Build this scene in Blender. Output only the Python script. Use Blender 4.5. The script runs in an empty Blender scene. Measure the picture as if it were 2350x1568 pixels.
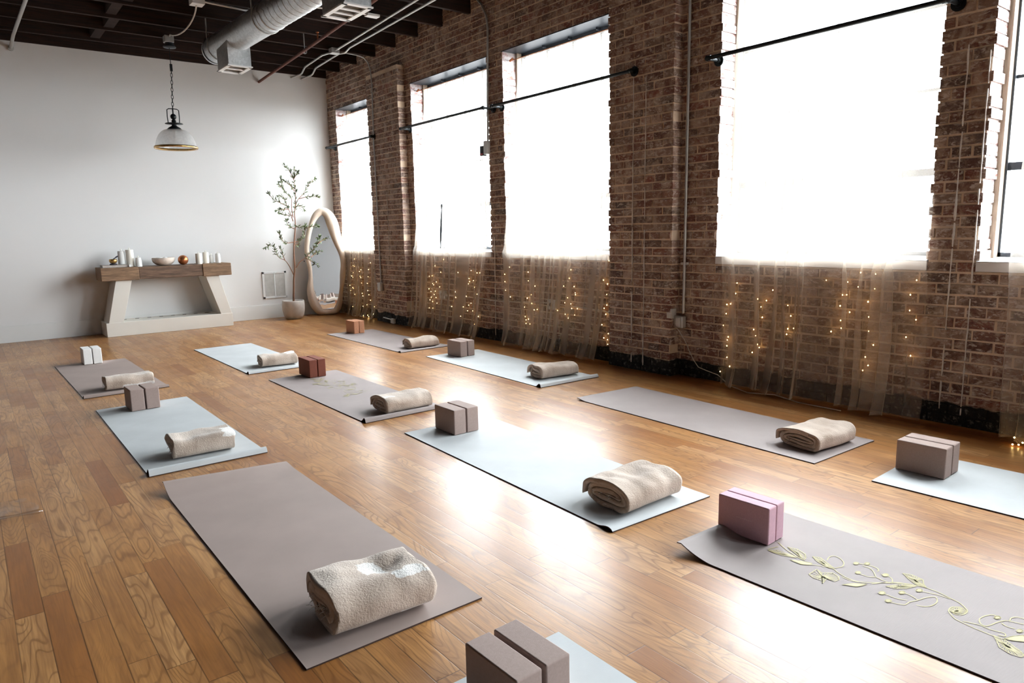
import bpy, bmesh, math, random
from mathutils import Vector, Matrix, noise
PI = math.pi
C = bpy.context.scene.collection
SC = bpy.context.scene
random.seed(7)

# ------------------------------------------------------------------ mesh helpers
class MB:
    def __init__(s): s.v=[]; s.f=[]; s.m=[]; s.sm=[]; s.col=[]
    def add(s, vs, fs, mi=0, smooth=False, col=None):
        b=len(s.v); s.v += [tuple(v) for v in vs]
        for f in fs:
            s.f.append(tuple(b+i for i in f)); s.m.append(mi); s.sm.append(smooth); s.col.append(col)
    def box(s, x0,x1,y0,y1,z0,z1, mi=0, col=None, mf=None):
        vs=[(x0,y0,z0),(x1,y0,z0),(x1,y1,z0),(x0,y1,z0),(x0,y0,z1),(x1,y0,z1),(x1,y1,z1),(x0,y1,z1)]
        fs=[(0,3,2,1),(4,5,6,7),(0,1,5,4),(1,2,6,5),(2,3,7,6),(3,0,4,7)]   # bottom top -y +x +y -x

        b=len(s.v); s.v+=vs
        for k,f in enumerate(fs):
            s.f.append(tuple(b+i for i in f)); s.m.append(mf[k] if mf else mi); s.sm.append(False); s.col.append(col)
    def obox(s, mat4, sx,sy,sz, mi=0):          # oriented box, centred
        vs=[mat4 @ Vector((a*sx/2,b*sy/2,c*sz/2)) for a,b,c in ((-1,-1,-1),(1,-1,-1),(1,1,-1),(-1,1,-1),(-1,-1,1),(1,-1,1),(1,1,1),(-1,1,1))]
        s.add(vs,[(0,3,2,1),(4,5,6,7),(0,1,5,4),(1,2,6,5),(2,3,7,6),(3,0,4,7)],mi)
    def tube(s, pts, r, n=10, mi=0, caps=True, closed=False):
        pts=[Vector(p) for p in pts]; N=len(pts); rs=r if isinstance(r,(list,tuple)) else [r]*N
        up=None; rings=[]
        for i,p in enumerate(pts):
            if closed: t=(pts[(i+1)%N]-pts[i-1])
            else: t=pts[min(i+1,N-1)]-pts[max(i-1,0)]
            if t.length<1e-9: t=Vector((0,0,1))
            t.normalize()
            if up is None:
                up=Vector((0,0,1)) if abs(t.z)<.9 else Vector((1,0,0))
            a=up-t*up.dot(t)
            if a.length<1e-6: a=t.orthogonal()
            a.normalize(); b=t.cross(a); up=a
            rings.append([p+(a*math.cos(2*PI*k/n)+b*math.sin(2*PI*k/n))*rs[i] for k in range(n)])
        vs=[v for rg in rings for v in rg]; fs=[]
        for i in range(N if closed else N-1):
            j=(i+1)%N
            for k in range(n): fs.append((i*n+k,i*n+(k+1)%n,j*n+(k+1)%n,j*n+k))
        s.add(vs,fs,mi,True)
        if caps and not closed:
            s.add(rings[0],[tuple(range(n))[::-1]],mi); s.add(rings[-1],[tuple(range(n))],mi)
    def lathe(s, prof, c=(0,0,0), n=32, mi=0, cap0=False, cap1=False, smooth=True):
        vs=[];fs=[]
        for r,z in prof:
            for k in range(n): vs.append((c[0]+r*math.cos(2*PI*k/n),c[1]+r*math.sin(2*PI*k/n),c[2]+z))
        for i in range(len(prof)-1):
            for k in range(n): fs.append((i*n+k,i*n+(k+1)%n,(i+1)*n+(k+1)%n,(i+1)*n+k))
        s.add(vs,fs,mi,smooth)
        if cap0: s.add(vs[:n],[tuple(range(n))[::-1]],mi)
        if cap1: s.add(vs[-n:],[tuple(range(n))],mi)
    def sphere(s,c,r,n=12,mi=0,sc=(1,1,1)):
        vs=[(c[0],c[1],c[2]-r*sc[2])];h=n//2
        for i in range(1,h):
            a=-PI/2+PI*i/h
            for k in range(n): vs.append((c[0]+r*sc[0]*math.cos(a)*math.cos(2*PI*k/n),c[1]+r*sc[1]*math.cos(a)*math.sin(2*PI*k/n),c[2]+r*sc[2]*math.sin(a)))
        vs.append((c[0],c[1],c[2]+r*sc[2])); L=len(vs)-1; fs=[]
        for k in range(n):
            fs.append((0,1+(k+1)%n,1+k)); fs.append((L,L-n+k,L-n+(k+1)%n))
        for i in range(h-2):
            for k in range(n): fs.append((1+i*n+k,1+i*n+(k+1)%n,1+(i+1)*n+(k+1)%n,1+(i+1)*n+k))
        s.add(vs,fs,mi,True)
    def grid(s, fn, nu, nv, mi=0, smooth=True):
        vs=[fn(i/nu,j/nv) for j in range(nv+1) for i in range(nu+1)]
        s.add(vs,[(j*(nu+1)+i,j*(nu+1)+i+1,(j+1)*(nu+1)+i+1,(j+1)*(nu+1)+i) for j in range(nv) for i in range(nu)],mi,smooth)
    def build(s, name, mats, parent=None, loc=None, bevel=0, bevseg=2, bang=.6):
        me=bpy.data.meshes.new(name); me.from_pydata(s.v,[],s.f)
        if not isinstance(mats,(list,tuple)): mats=[mats]
        for m in mats: me.materials.append(m)
        me.polygons.foreach_set('material_index',s.m); me.polygons.foreach_set('use_smooth',s.sm)
        if any(c is not None for c in s.col):
            ca=me.color_attributes.new('bcol','FLOAT_COLOR','CORNER'); li=0
            for p_,c in zip(me.polygons,s.col):
                c=c or (.3,.3,.3)
                for l in p_.loop_indices: ca.data[l].color=(c[0],c[1],c[2],1)
        me.update()
        o=bpy.data.objects.new(name,me); C.objects.link(o)
        if parent is not None: o.parent=parent
        if loc is not None:
            if parent is None:
                o.location=loc; me.transform(Matrix.Translation(-Vector(loc)))
            else: o.location=loc
        if bevel:
            md=o.modifiers.new('bevel','BEVEL'); md.width=bevel; md.segments=bevseg; md.limit_method='ANGLE'; md.angle_limit=bang
            for p_ in me.polygons: p_.use_smooth=True
            md2=o.modifiers.new('wn','WEIGHTED_NORMAL')
        return o
def tag(o,label=None,cat=None,group=None,kind=None):
    if label: o['label']=label
    if cat: o['category']=cat
    if group: o['group']=group
    if kind: o['kind']=kind
    return o
def empty(name,loc,label,cat,group=None,rz=0):
    o=bpy.data.objects.new(name,None); C.objects.link(o); o.location=loc; o.rotation_euler=(0,0,rz); o.empty_display_size=.1
    return tag(o,label,cat,group)
def part(mb,name,mats,root,bevel=0,label=None,world=True,**k):
    """part modelled in world coordinates, stored relative to its root"""
    o=mb.build(name,mats,None,None,bevel,**k)
    if world:
        base=root; off=Vector(root.location); 
        M=Matrix.Rotation(-root.rotation_euler.z,4,'Z') @ Matrix.Translation(-off)
        if root.parent is not None: M=M   # root of a sub-part keeps identity transform
        o.data.transform(M)
    o.parent=root
    if label: o['label']=label
    return o
def subpart(mb,name,mats,p_,bevel=0,label=None):
    """sub-part in world coordinates under a part whose parent is the thing"""
    o=mb.build(name,mats,None,None,bevel)
    r=p_.parent
    if r is not None: o.data.transform(Matrix.Rotation(-r.rotation_euler.z,4,'Z') @ Matrix.Translation(-Vector(r.location)))
    o.parent=p_
    if label: o['label']=label
    return o
def copy_tree(o,parent=None):
    c=o.copy(); C.objects.link(c); c.parent=parent
    for ch in list(o.children): copy_tree(ch,c)
    return c
def setloc(mb_o,loc):
    mb_o.data.transform(Matrix.Translation(-Vector(loc))); mb_o.location=loc; return mb_o

# ------------------------------------------------------------------ material helpers
class NT:
    def __init__(s,name):
        s.m=bpy.data.materials.new(name); s.m.use_nodes=True; s.nt=s.m.node_tree
        s.b=s.nt.nodes['Principled BSDF']; s.out=s.nt.nodes['Material Output']
    def n(s,t,props=None,**inp):
        nd=s.nt.nodes.new('ShaderNode'+t)
        for k,v in (props or {}).items(): setattr(nd,k,v)
        for k,v in inp.items():
            key=int(k[1:]) if k[0]=='i' and k[1:].isdigit() else k.replace('_',' ')
            s.set(nd.inputs[key],v)
        return nd
    def set(s,sock,v):
        if isinstance(v,bpy.types.NodeSocket): s.nt.links.new(v,sock)
        elif isinstance(v,bpy.types.Node): s.nt.links.new(v.outputs[0],sock)
        else:
            if hasattr(sock.default_value,'__len__') and not hasattr(v,'__len__'): v=[v]*len(sock.default_value)
            if hasattr(v,'__len__') and sock.type=='RGBA' and len(v)==3: v=(*v,1)
            sock.default_value=v
    def math(s,op,a,b=0,c=0,clamp=False):
        nd=s.n('Math',dict(operation=op,use_clamp=clamp)); s.set(nd.inputs[0],a); s.set(nd.inputs[1],b)
        if op in('MULTIPLY_ADD','WRAP','COMPARE','SMOOTH_MIN'): s.set(nd.inputs[2],c)
        return nd.outputs[0]
    def mix(s,f,a,b,mode='MIX'):
        nd=s.n('Mix',dict(data_type='RGBA',blend_type=mode)); s.set(nd.inputs[0],f); s.set(nd.inputs[6],a); s.set(nd.inputs[7],b); return nd.outputs[2]
    def ramp(s,f,pts,interp='LINEAR'):
        nd=s.n('ValToRGB'); s.set(nd.inputs[0],f); r=nd.color_ramp; r.interpolation=interp
        while len(r.elements)>1: r.elements.remove(r.elements[-1])
        r.elements[0].position=pts[0][0]; c=pts[0][1]; r.elements[0].color=(*c,1) if hasattr(c,'__len__') else (c,c,c,1)
        for p_,c in pts[1:]:
            e=r.elements.new(p_); e.color=(*c,1) if hasattr(c,'__len__') else (c,c,c,1)
        return nd.outputs[0]
    def coord(s,scale=None,kind='Object'):
        tc=s.n('TexCoord').outputs[kind]
        if scale is None: return tc
        return s.n('Mapping',Vector=tc,Scale=scale).outputs[0]
    def noise(s,vec,scale,detail=4,rough=.55,dist=0):
        return s.n('TexNoise',Vector=vec,Scale=scale,Detail=detail,Roughness=rough,Distortion=dist).outputs[0]
    def bump(s,h,strength=.3,dist=.01):
        nd=s.n('Bump',Strength=strength,Distance=dist,Height=h); s.set(s.b.inputs['Normal'],nd.outputs[0])
    def bs(s,**k):
        for a,v in k.items(): s.set(s.b.inputs[a.replace('_',' ')],v)
        return s
def simple(name,col,rough=.5,metal=0,var=.08,scale=20,bump=0,spec=.5,coat=0):
    t=NT(name); v=t.coord(); n=t.noise(v,scale)
    f=t.ramp(n,[(.3,0),(.7,1)])
    t.bs(Base_Color=t.mix(f,[c*(1-var) for c in col],[min(1,c*(1+var)) for c in col]),Roughness=rough,Metallic=metal)
    t.b.inputs['Specular IOR Level'].default_value=spec
    if coat: t.b.inputs['Coat Weight'].default_value=coat
    if bump: t.bump(t.noise(v,scale*6),bump,.002)
    return t.m

M={}
def make_floor():
    t=NT('oak_floor'); v=t.coord(); sp=t.n('SeparateXYZ',Vector=v); X,Y=sp.outputs[0],sp.outputs[1]
    w=.0815
    xr=t.math('DIVIDE',X,w); row=t.math('FLOOR',xr); fx=t.math('FRACT',xr)
    wn=t.n('TexWhiteNoise',dict(noise_dimensions='1D'),W=row).outputs['Value']
    yy=t.math('ADD',t.math('DIVIDE',Y,.78),t.math('MULTIPLY',wn,7.3))
    wob=t.noise(t.n('CombineXYZ',X=row,Y=yy).outputs[0],.7,1)
    yy=t.math('ADD',yy,t.math('MULTIPLY',wob,.8))
    col=t.math('FLOOR',yy); fy=t.math('FRACT',yy)
    idv=t.n('CombineXYZ',X=row,Y=col).outputs[0]
    w2=t.n('TexWhiteNoise',dict(noise_dimensions='3D'),Vector=idv)
    rnd=w2.outputs['Value']; rc=t.n('SeparateColor',Color=w2.outputs['Color']); r2=rc.outputs[0]; r3=rc.outputs[1]
    base=t.ramp(rnd,[(0,(.29,.105,.026)),(.18,(.39,.172,.050)),(.42,(.48,.238,.082)),(.62,(.43,.198,.060)),(.82,(.55,.298,.120)),(1,(.34,.138,.037))])
    # cathedral figure : contour lines of a stretched field, shifted per board
    gv=t.n('CombineXYZ',X=t.math('MULTIPLY_ADD',X,7.5,t.math('MULTIPLY',r2,37.)),Y=t.math('MULTIPLY_ADD',Y,1.35,t.math('MULTIPLY',r3,53.)),Z=t.math('MULTIPLY',rnd,19.)).outputs[0]
    fld=t.noise(gv,1.15,1.5,.45,.35)
    rings=t.math('FRACT',t.math('MULTIPLY',fld,t.math('MULTIPLY_ADD',r3,16.,9.)))
    tri=t.math('ABSOLUTE',t.math('SUBTRACT',rings,.5))
    line=t.ramp(tri,[(0,1),(.07,.8),(.15,.15),(.34,0)])
    line=t.math('MULTIPLY',line,t.ramp(r2,[(.15,.25),(.6,1)]))
    # fine straight pores
    pv=t.n('CombineXYZ',X=t.math('MULTIPLY',X,140.),Y=t.math('MULTIPLY',Y,5.),Z=t.math('MULTIPLY',rnd,31.)).outputs[0]
    pores=t.noise(pv,1.,3,.6)
    bv=t.n('CombineXYZ',X=t.math('MULTIPLY',X,16.),Y=t.math('MULTIPLY',Y,2.2),Z=t.math('MULTIPLY',rnd,11.)).outputs[0]
    blot=t.noise(bv,1.,3,.6)
    c=t.mix(t.math('MULTIPLY',line,.58),base,(.13,.045,.012))
    c=t.mix(t.ramp(pores,[(.36,.40),(.62,0)]),c,(.16,.065,.022))
    c=t.mix(t.ramp(blot,[(.30,.55),(.56,0)]),c,(.20,.078,.024))
    # broad dark stains & worn pale patches with their own shape
    big=t.noise(v,.9,4,.6)
    c=t.mix(t.ramp(big,[(.56,0),(.72,.35)]),c,(.66,.36,.14))
    c=t.mix(t.ramp(t.noise(v,2.3,5,.65,.4),[(.56,0),(.80,.35)]),c,(.17,.065,.022))
    gx=t.math('MINIMUM',fx,t.math('SUBTRACT',1.,fx)); gy=t.math('MULTIPLY',t.math('MINIMUM',fy,t.math('SUBTRACT',1.,fy)),9.)
    g=t.math('MINIMUM',gx,gy); gap=t.ramp(g,[(0,1),(.012,.85),(.03,0)])
    gapf=t.math('MULTIPLY',gap,t.math('MULTIPLY_ADD',r3,.6,.25))
    c=t.mix(gapf,c,(.045,.018,.008))
    t.bs(Base_Color=c)
    ro=t.noise(v,3.1,6,.7); rs=t.noise(t.n('Mapping',Vector=v,Scale=(30,4,1)).outputs[0],1.,4,.6)
    R=t.math('ADD',t.ramp(ro,[(.3,.27),(.7,.36)]),t.math('MULTIPLY',rs,.06))
    t.bs(Roughness=R); t.b.inputs['Specular IOR Level'].default_value=.37
    t.b.inputs['Coat Weight'].default_value=.12; t.b.inputs['Coat Roughness'].default_value=.2
    cup=t.math('MULTIPLY',t.math('MULTIPLY',fx,t.math('SUBTRACT',1.,fx)),.8)
    h=t.math('ADD',t.math('SUBTRACT',t.math('MULTIPLY',rs,.25),t.math('MULTIPLY',gap,.8)),t.math('ADD',cup,t.math('MULTIPLY',line,-.12)))
    h=t.math('ADD',h,t.math('MULTIPLY',t.noise(v,4.,2),.5))
    t.bump(h,.16,.0016)
    return t.m
def make_brick(paint=False):
    t=NT('whitewashed_brick' if paint else 'red_brick'); v=t.coord()
    at=t.n('Attribute',dict(attribute_name='bcol')).outputs['Color']
    n1=t.noise(v,38.,5,.65); n2=t.noise(v,9.,5,.7,.6); n3=t.noise(v,85.,3,.6)
    c=t.mix(t.ramp(n1,[(.35,.0),(.68,.40)]),at,(.36,.25,.20))
    c=t.mix(t.ramp(n3,[(.55,0),(.72,.6)]),c,(.035,.018,.014))
    # mortar smears left on the bricks
    c=t.mix(t.ramp(n2,[(.47,0),(.57,.52),(.72,.80)]),c,(.60,.47,.37))
    n4=t.noise(t.n('Mapping',Vector=v,Scale=(1,1,2.4)).outputs[0],21.,6,.75,.8)
    c=t.mix(t.ramp(n4,[(.53,0),(.60,.72)]),c,(.76,.66,.59))
    big=t.noise(v,1.7,3,.6); c=t.mix(t.ramp(big,[(.4,0),(.7,.35)]),c,(.22,.13,.09))
    if paint:
        pm=t.ramp(t.noise(t.n('Mapping',Vector=v,Scale=(1,1,1.6)).outputs[0],13.,6,.72,.5),[(.40,0),(.50,.93),(1,.97)])
        c=t.mix(pm,t.mix(.5,at,(.42,.12,.09)),(.62,.56,.54))
    else:
        z=t.n('SeparateXYZ',Vector=v).outputs[2]
        zz=t.math('ADD',z,t.math('MULTIPLY',t.math('SUBTRACT',t.noise(v,5.,4,.6),.5),.09))
        tar=t.ramp(zz,[(.125,1),(.14,0)]); 
        tarc=t.mix(t.ramp(t.noise(v,30.,6,.75),[(.53,0),(.70,.7)]),(.018,.017,.018),(.30,.28,.26))
        c=t.mix(tar,c,tarc)
    t.bs(Base_Color=c,Roughness=t.ramp(n1,[(.3,.62),(.7,.92)])); t.b.inputs['Specular IOR Level'].default_value=.3
    h=t.math('ADD',t.math('MULTIPLY',n1,.6),t.math('ADD',t.math('MULTIPLY',n2,1.1),t.math('MULTIPLY',n3,.35)))
    t.bump(h,.75,.008); return t.m
def make_mortar():
    t=NT('lime_mortar'); v=t.coord(); n=t.noise(v,24.,6,.7); n2=t.noise(v,3.,4)
    c=t.mix(t.ramp(n,[(.35,0),(.7,1)]),(.74,.57,.42),(.90,.75,.59)); c=t.mix(t.ramp(n2,[(.4,0),(.7,.5)]),c,(.38,.26,.18))
    z=t.n('SeparateXYZ',Vector=v).outputs[2]; zz=t.math('ADD',z,t.math('MULTIPLY',t.math('SUBTRACT',t.noise(v,5.,4,.6),.5),.09))
    c=t.mix(t.ramp(zz,[(.125,1),(.14,0)]),c,(.014,.014,.016))
    t.bs(Base_Color=c,Roughness=.93); t.bump(n,.6,.006); return t.m
def make_curtain():
    t=NT('sheer_curtain'); nt=t.nt; v=t.coord()
    tr=t.n('BsdfTransparent',Color=(.985,.975,.96)); tl=t.n('BsdfTranslucent',Color=(.88,.80,.70)); df=t.n('BsdfDiffuse',Color=(.90,.79,.68))
    ms=t.n('MixShader'); t.set(ms.inputs[0],.62); nt.links.new(tl.outputs[0],ms.inputs[1]); nt.links.new(df.outputs[0],ms.inputs[2])
    lw=t.n('LayerWeight',Blend=.5).outputs['Facing']       # threads close up when the cloth is seen edge-on
    w=t.noise(t.n('Mapping',Vector=v,Scale=(1,1,.05)).outputs[0],60.,3)
    f=t.math('ADD',t.math('MULTIPLY_ADD',t.math('POWER',lw,3.),.24,.262),t.math('MULTIPLY',w,.02),clamp=True)
    mx=t.n('MixShader'); t.set(mx.inputs[0],f); nt.links.new(tr.outputs[0],mx.inputs[1]); nt.links.new(ms.outputs[0],mx.inputs[2])
    nt.links.new(mx.outputs[0],t.out.inputs[0]); return t.m
def make_towel():
    t=NT('terry_towel'); v=t.coord(); n=t.noise(v,6.,3,.5); n2=t.noise(v,170.,3,.6)
    f=t.noise(t.n('Mapping',Vector=v,Scale=(30,9,9)).outputs[0],1.,4,.6)
    c=t.mix(t.ramp(n,[(.35,0),(.65,1)]),(.43,.335,.265),(.58,.475,.395)); c=t.mix(t.ramp(f,[(.45,0),(.7,.35)]),c,(.34,.255,.195))
    pat=t.n('Attribute',dict(attribute_name='patch')).outputs['Fac']
    endf=t.math('MULTIPLY',t.ramp(t.math('ADD',pat,t.math('MULTIPLY',t.math('SUBTRACT',t.noise(v,70.,3),.5),.5)),[(.42,0),(.55,1)]),.85)
    c=t.mix(endf,c,(.86,.84,.81))
    t.bs(Base_Color=c,Roughness=.95); t.b.inputs['Specular IOR Level'].default_value=.15
    t.b.inputs['Sheen Weight'].default_value=.35; t.b.inputs['Sheen Roughness'].default_value=.5
    t.bump(t.math('ADD',n2,t.math('MULTIPLY',t.noise(v,110.,2),.8)),.9,.003); return t.m
def make_mat(name,col):
    t=NT(name); v=t.coord(); sp=t.n('SeparateXYZ',Vector=v)
    ra=t.math('SINE',t.math('MULTIPLY',t.math('ADD',sp.outputs[0],sp.outputs[1]),900.)); rb=t.math('SINE',t.math('MULTIPLY',t.math('SUBTRACT',sp.outputs[0],sp.outputs[1]),900.))
    n=t.noise(v,3.,4,.6)
    c=t.mix(t.ramp(n,[(.35,0),(.7,1)]),[a*.93 for a in col],[min(1,a*1.05) for a in col])
    t.bs(Base_Color=c,Roughness=.62); t.b.inputs['Specular IOR Level'].default_value=.37
    t.bump(t.math('ADD',t.math('MULTIPLY',t.math('MULTIPLY',ra,rb),.5),t.math('MULTIPLY',n,3.)),.28,.0012); return t.m
def make_wood(name,c1,c2,scale=(2,30,30),rough=.6):
    t=NT(name); v=t.coord(scale); n=t.noise(v,1.,5,.65,.5); n2=t.noise(v,3.,4,.6)
    c=t.mix(t.ramp(n,[(.3,0),(.7,1)]),c1,c2); c=t.mix(t.ramp(n2,[(.35,.5),(.55,0)]),c,[a*.45 for a in c1])
    t.bs(Base_Color=c,Roughness=rough); t.bump(n,.4,.002); return t.m
def make_spiral_steel():
    t=NT('galvanised_steel'); v=t.coord(); n=t.noise(v,30.,4,.6); vo=t.n('TexVoronoi',Vector=v,Scale=55.).outputs['Color']
    bw=t.n('RGBToBW',Color=vo).outputs[0]
    c=t.mix(t.ramp(bw,[(.2,0),(.8,.6)]),(.50,.52,.53),(.70,.72,.73))
    t.bs(Base_Color=c,Metallic=.85,Roughness=t.ramp(n,[(.3,.30),(.7,.42)])); t.bump(n,.1,.002); return t.m
def emis(name,col,st):
    t=NT(name); t.bs(Base_Color=col,Emission_Color=col,Emission_Strength=st); return t.m

M['floor']=make_floor(); M['brick']=make_brick(); M['paintbrick']=make_brick(True); M['mortar']=make_mortar()
M['curtain']=make_curtain(); M['towel']=make_towel()
M['wall']=simple('white_wall_paint',(.71,.705,.70),.75,0,.012,1.2,.02,spec=.25)
M['trim']=simple('white_trim_paint',(.70,.70,.69),.45,0,.015,3,spec=.4)
M['mat_brown']=make_mat('taupe_mat_rubber',(.34,.265,.238)); M['mat_brown2']=make_mat('mauve_taupe_mat_rubber',(.315,.262,.25))
M['mat_grey']=make_mat('pale_grey_mat_rubber',(.515,.532,.538)); M['mat_under']=simple('dark_mat_underside',(.045,.022,.018),.8)
M['gold']=simple('pale_gold_print',(.47,.40,.17),.55,0,.05,30)
M['foam_taupe']=simple('taupe_foam',(.35,.262,.232),.75,0,.06,140,.25,spec=.3)
M['foam_pink']=simple('pink_foam',(.60,.375,.44),.7,0,.05,140,.2,spec=.3)
M['foam_white']=simple('white_foam',(.82,.80,.77),.7,0,.03,140,.2,spec=.3)
M['cork']=simple('terracotta_cork',(.56,.27,.155),.8,0,.14,120,.3,spec=.25)
M['foam_red']=simple('chestnut_foam',(.20,.058,.035),.7,0,.08,140,.2,spec=.3)
M['black']=simple('black_iron_pipe',(.012,.015,.017),.42,.6,.1,40)
M['dsteel']=simple('dark_painted_steel',(.030,.038,.050),.4,.1,.15,20)
M['joist']=make_wood('dark_stained_joist',(.010,.0035,.002),(.034,.0125,.0065),(2,40,40),.95)
M['deck']=simple('black_roof_deck',(.006,.0035,.003),.9,0,.2,6)
M['steel']=make_spiral_steel()
M['white_metal']=simple('white_enamel',(.78,.78,.77),.4,0,.02,8)
M['conduit']=simple('grey_emt_conduit',(.55,.56,.55),.38,.55,.05,10)
M['rust']=simple('rusty_iron_pipe',(.135,.048,.032),.7,.2,.25,25,.3)
M['whitecable']=simple('white_cable',(.60,.57,.53),.6)
M['beam']=make_wood('weathered_mantel_wood',(.15,.085,.045),(.34,.205,.115),(3,30,30),.7)
M['beam_mid']=make_wood('dark_mantel_wood',(.085,.048,.030),(.24,.14,.085),(3,28,34),.7)
M['cream']=simple('cream_console_paint',(.73,.70,.64),.55,0,.02,4)
M['wax']=simple('ivory_wax',(.83,.80,.72),.5,0,.03,10,spec=.4); M['wax_white']=simple('white_wax',(.82,.82,.80),.5,0,.02,10,spec=.4)
M['wick']=simple('flame_tip_cream',(.86,.84,.74),.4)
M['copper']=simple('brushed_copper',(.46,.17,.07),.34,.8,.15,30); M['brass']=simple('hammered_brass',(.62,.38,.14),.28,.95,.2,60,.3)
M['stone']=simple('pale_travertine',(.66,.56,.48),.7,0,.12,25,.2); M['concrete']=simple('pale_concrete',(.52,.48,.44),.85,0,.10,14,.3)
M['cushion']=simple('dark_cushion_cloth',(.02,.016,.03),.8)
M['book1']=simple('pale_book_cover',(.50,.44,.40),.6,0,.15,40); M['book2']=simple('grey_patterned_cover',(.33,.30,.27),.6,0,.5,60)
M['boucle']=simple('cream_boucle_frame',(.67,.55,.45),.9,0,.06,90,.5)
M['bark']=make_wood('olive_bark',(.20,.085,.045),(.34,.17,.10),(60,60,8),.8); M['soil']=simple('dark_soil',(.03,.02,.014),.95,0,.3,60,.5)
M['vent']=simple('vent_louvre_enamel',(.62,.59,.56),.5); M['dark_mark']=simple('matte_dark_grey',(.06,.055,.05),.7)
M['plaster']=simple('white_plaster_drip',(.72,.68,.63),.85,0,.08,60); M['outlet']=simple('outlet_plastic',(.62,.61,.58),.5)
M['taupeframe']=make_wood('tan_window_timber',(.33,.26,.20),(.45,.36,.28),(20,20,2),.75)
M['sill']=simple('white_painted_sill',(.80,.79,.78),.5,0,.04,10)
M['led']=emis('warm_led',(1.,.62,.22),3.2); M['wire']=simple('copper_wire',(.35,.22,.10),.5,.5)
t=NT('mirror_glass'); t.bs(Base_Color=(.90,.92,.93),Metallic=1.,Roughness=t.math('MULTIPLY_ADD',t.noise(t.coord(),2.,2),.01,.01)); M['mirror']=t.m
t=NT('olive_leaf'); n=t.noise(t.coord(),30.,2); t.bs(Base_Color=t.mix(t.ramp(n,[(.3,0),(.7,1)]),(.055,.085,.035),(.20,.25,.12)),Roughness=.55); M['leaf']=t.m
t=NT('window_pane_glass'); nt=t.nt; tr=t.n('BsdfTransparent',Color=(.95,.97,.98)); gl=t.n('BsdfGlossy',Color=(.9,.95,1.),Roughness=.03)
fr=t.math('MULTIPLY_ADD',t.math('POWER',t.n('LayerWeight',Blend=.5).outputs['Facing'],5.),.6,.03); mx=t.n('MixShader'); nt.links.new(fr,mx.inputs[0]); nt.links.new(tr.outputs[0],mx.inputs[1]); nt.links.new(gl.outputs[0],mx.inputs[2]); nt.links.new(mx.outputs[0],t.out.inputs[0]); M['pane']=t.m
t=NT('ribbed_lamp_glass'); nt=t.nt; tr=t.n('BsdfTransparent',Color=(.9,.92,.93)); gl=t.n('BsdfGlossy',Color=(.95,.95,.95),Roughness=.12); df=t.n('BsdfTranslucent',Color=(.85,.85,.85)); d2=t.n('BsdfDiffuse',Color=(.72,.70,.67))
a=t.n('MixShader'); t.set(a.inputs[0],.5); nt.links.new(df.outputs[0],a.inputs[1]); nt.links.new(d2.outputs[0],a.inputs[2])
b=t.n('MixShader'); t.set(b.inputs[0],.2); nt.links.new(a.outputs[0],b.inputs[1]); nt.links.new(gl.outputs[0],b.inputs[2])
c=t.n('MixShader'); t.set(c.inputs[0],t.math('MULTIPLY_ADD',t.noise(t.coord(),40.,2),.2,.52)); nt.links.new(tr.outputs[0],c.inputs[1]); nt.links.new(b.outputs[0],c.inputs[2]); nt.links.new(c.outputs[0],t.out.inputs[0]); M['lampglass']=t.m
t=NT('clear_plastic'); nt=t.nt; tr=t.n('BsdfTransparent',Color=(.95,.95,.95)); gl=t.n('BsdfGlossy',Color=(1,1,1),Roughness=.12); mx=t.n('MixShader'); t.set(mx.inputs[0],t.math('MULTIPLY_ADD',t.noise(t.coord(),9.,3),.5,-.15,)); nt.links.new(tr.outputs[0],mx.inputs[1]); nt.links.new(gl.outputs[0],mx.inputs[2]); nt.links.new(mx.outputs[0],t.out.inputs[0]); M['plastic']=t.m

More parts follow.
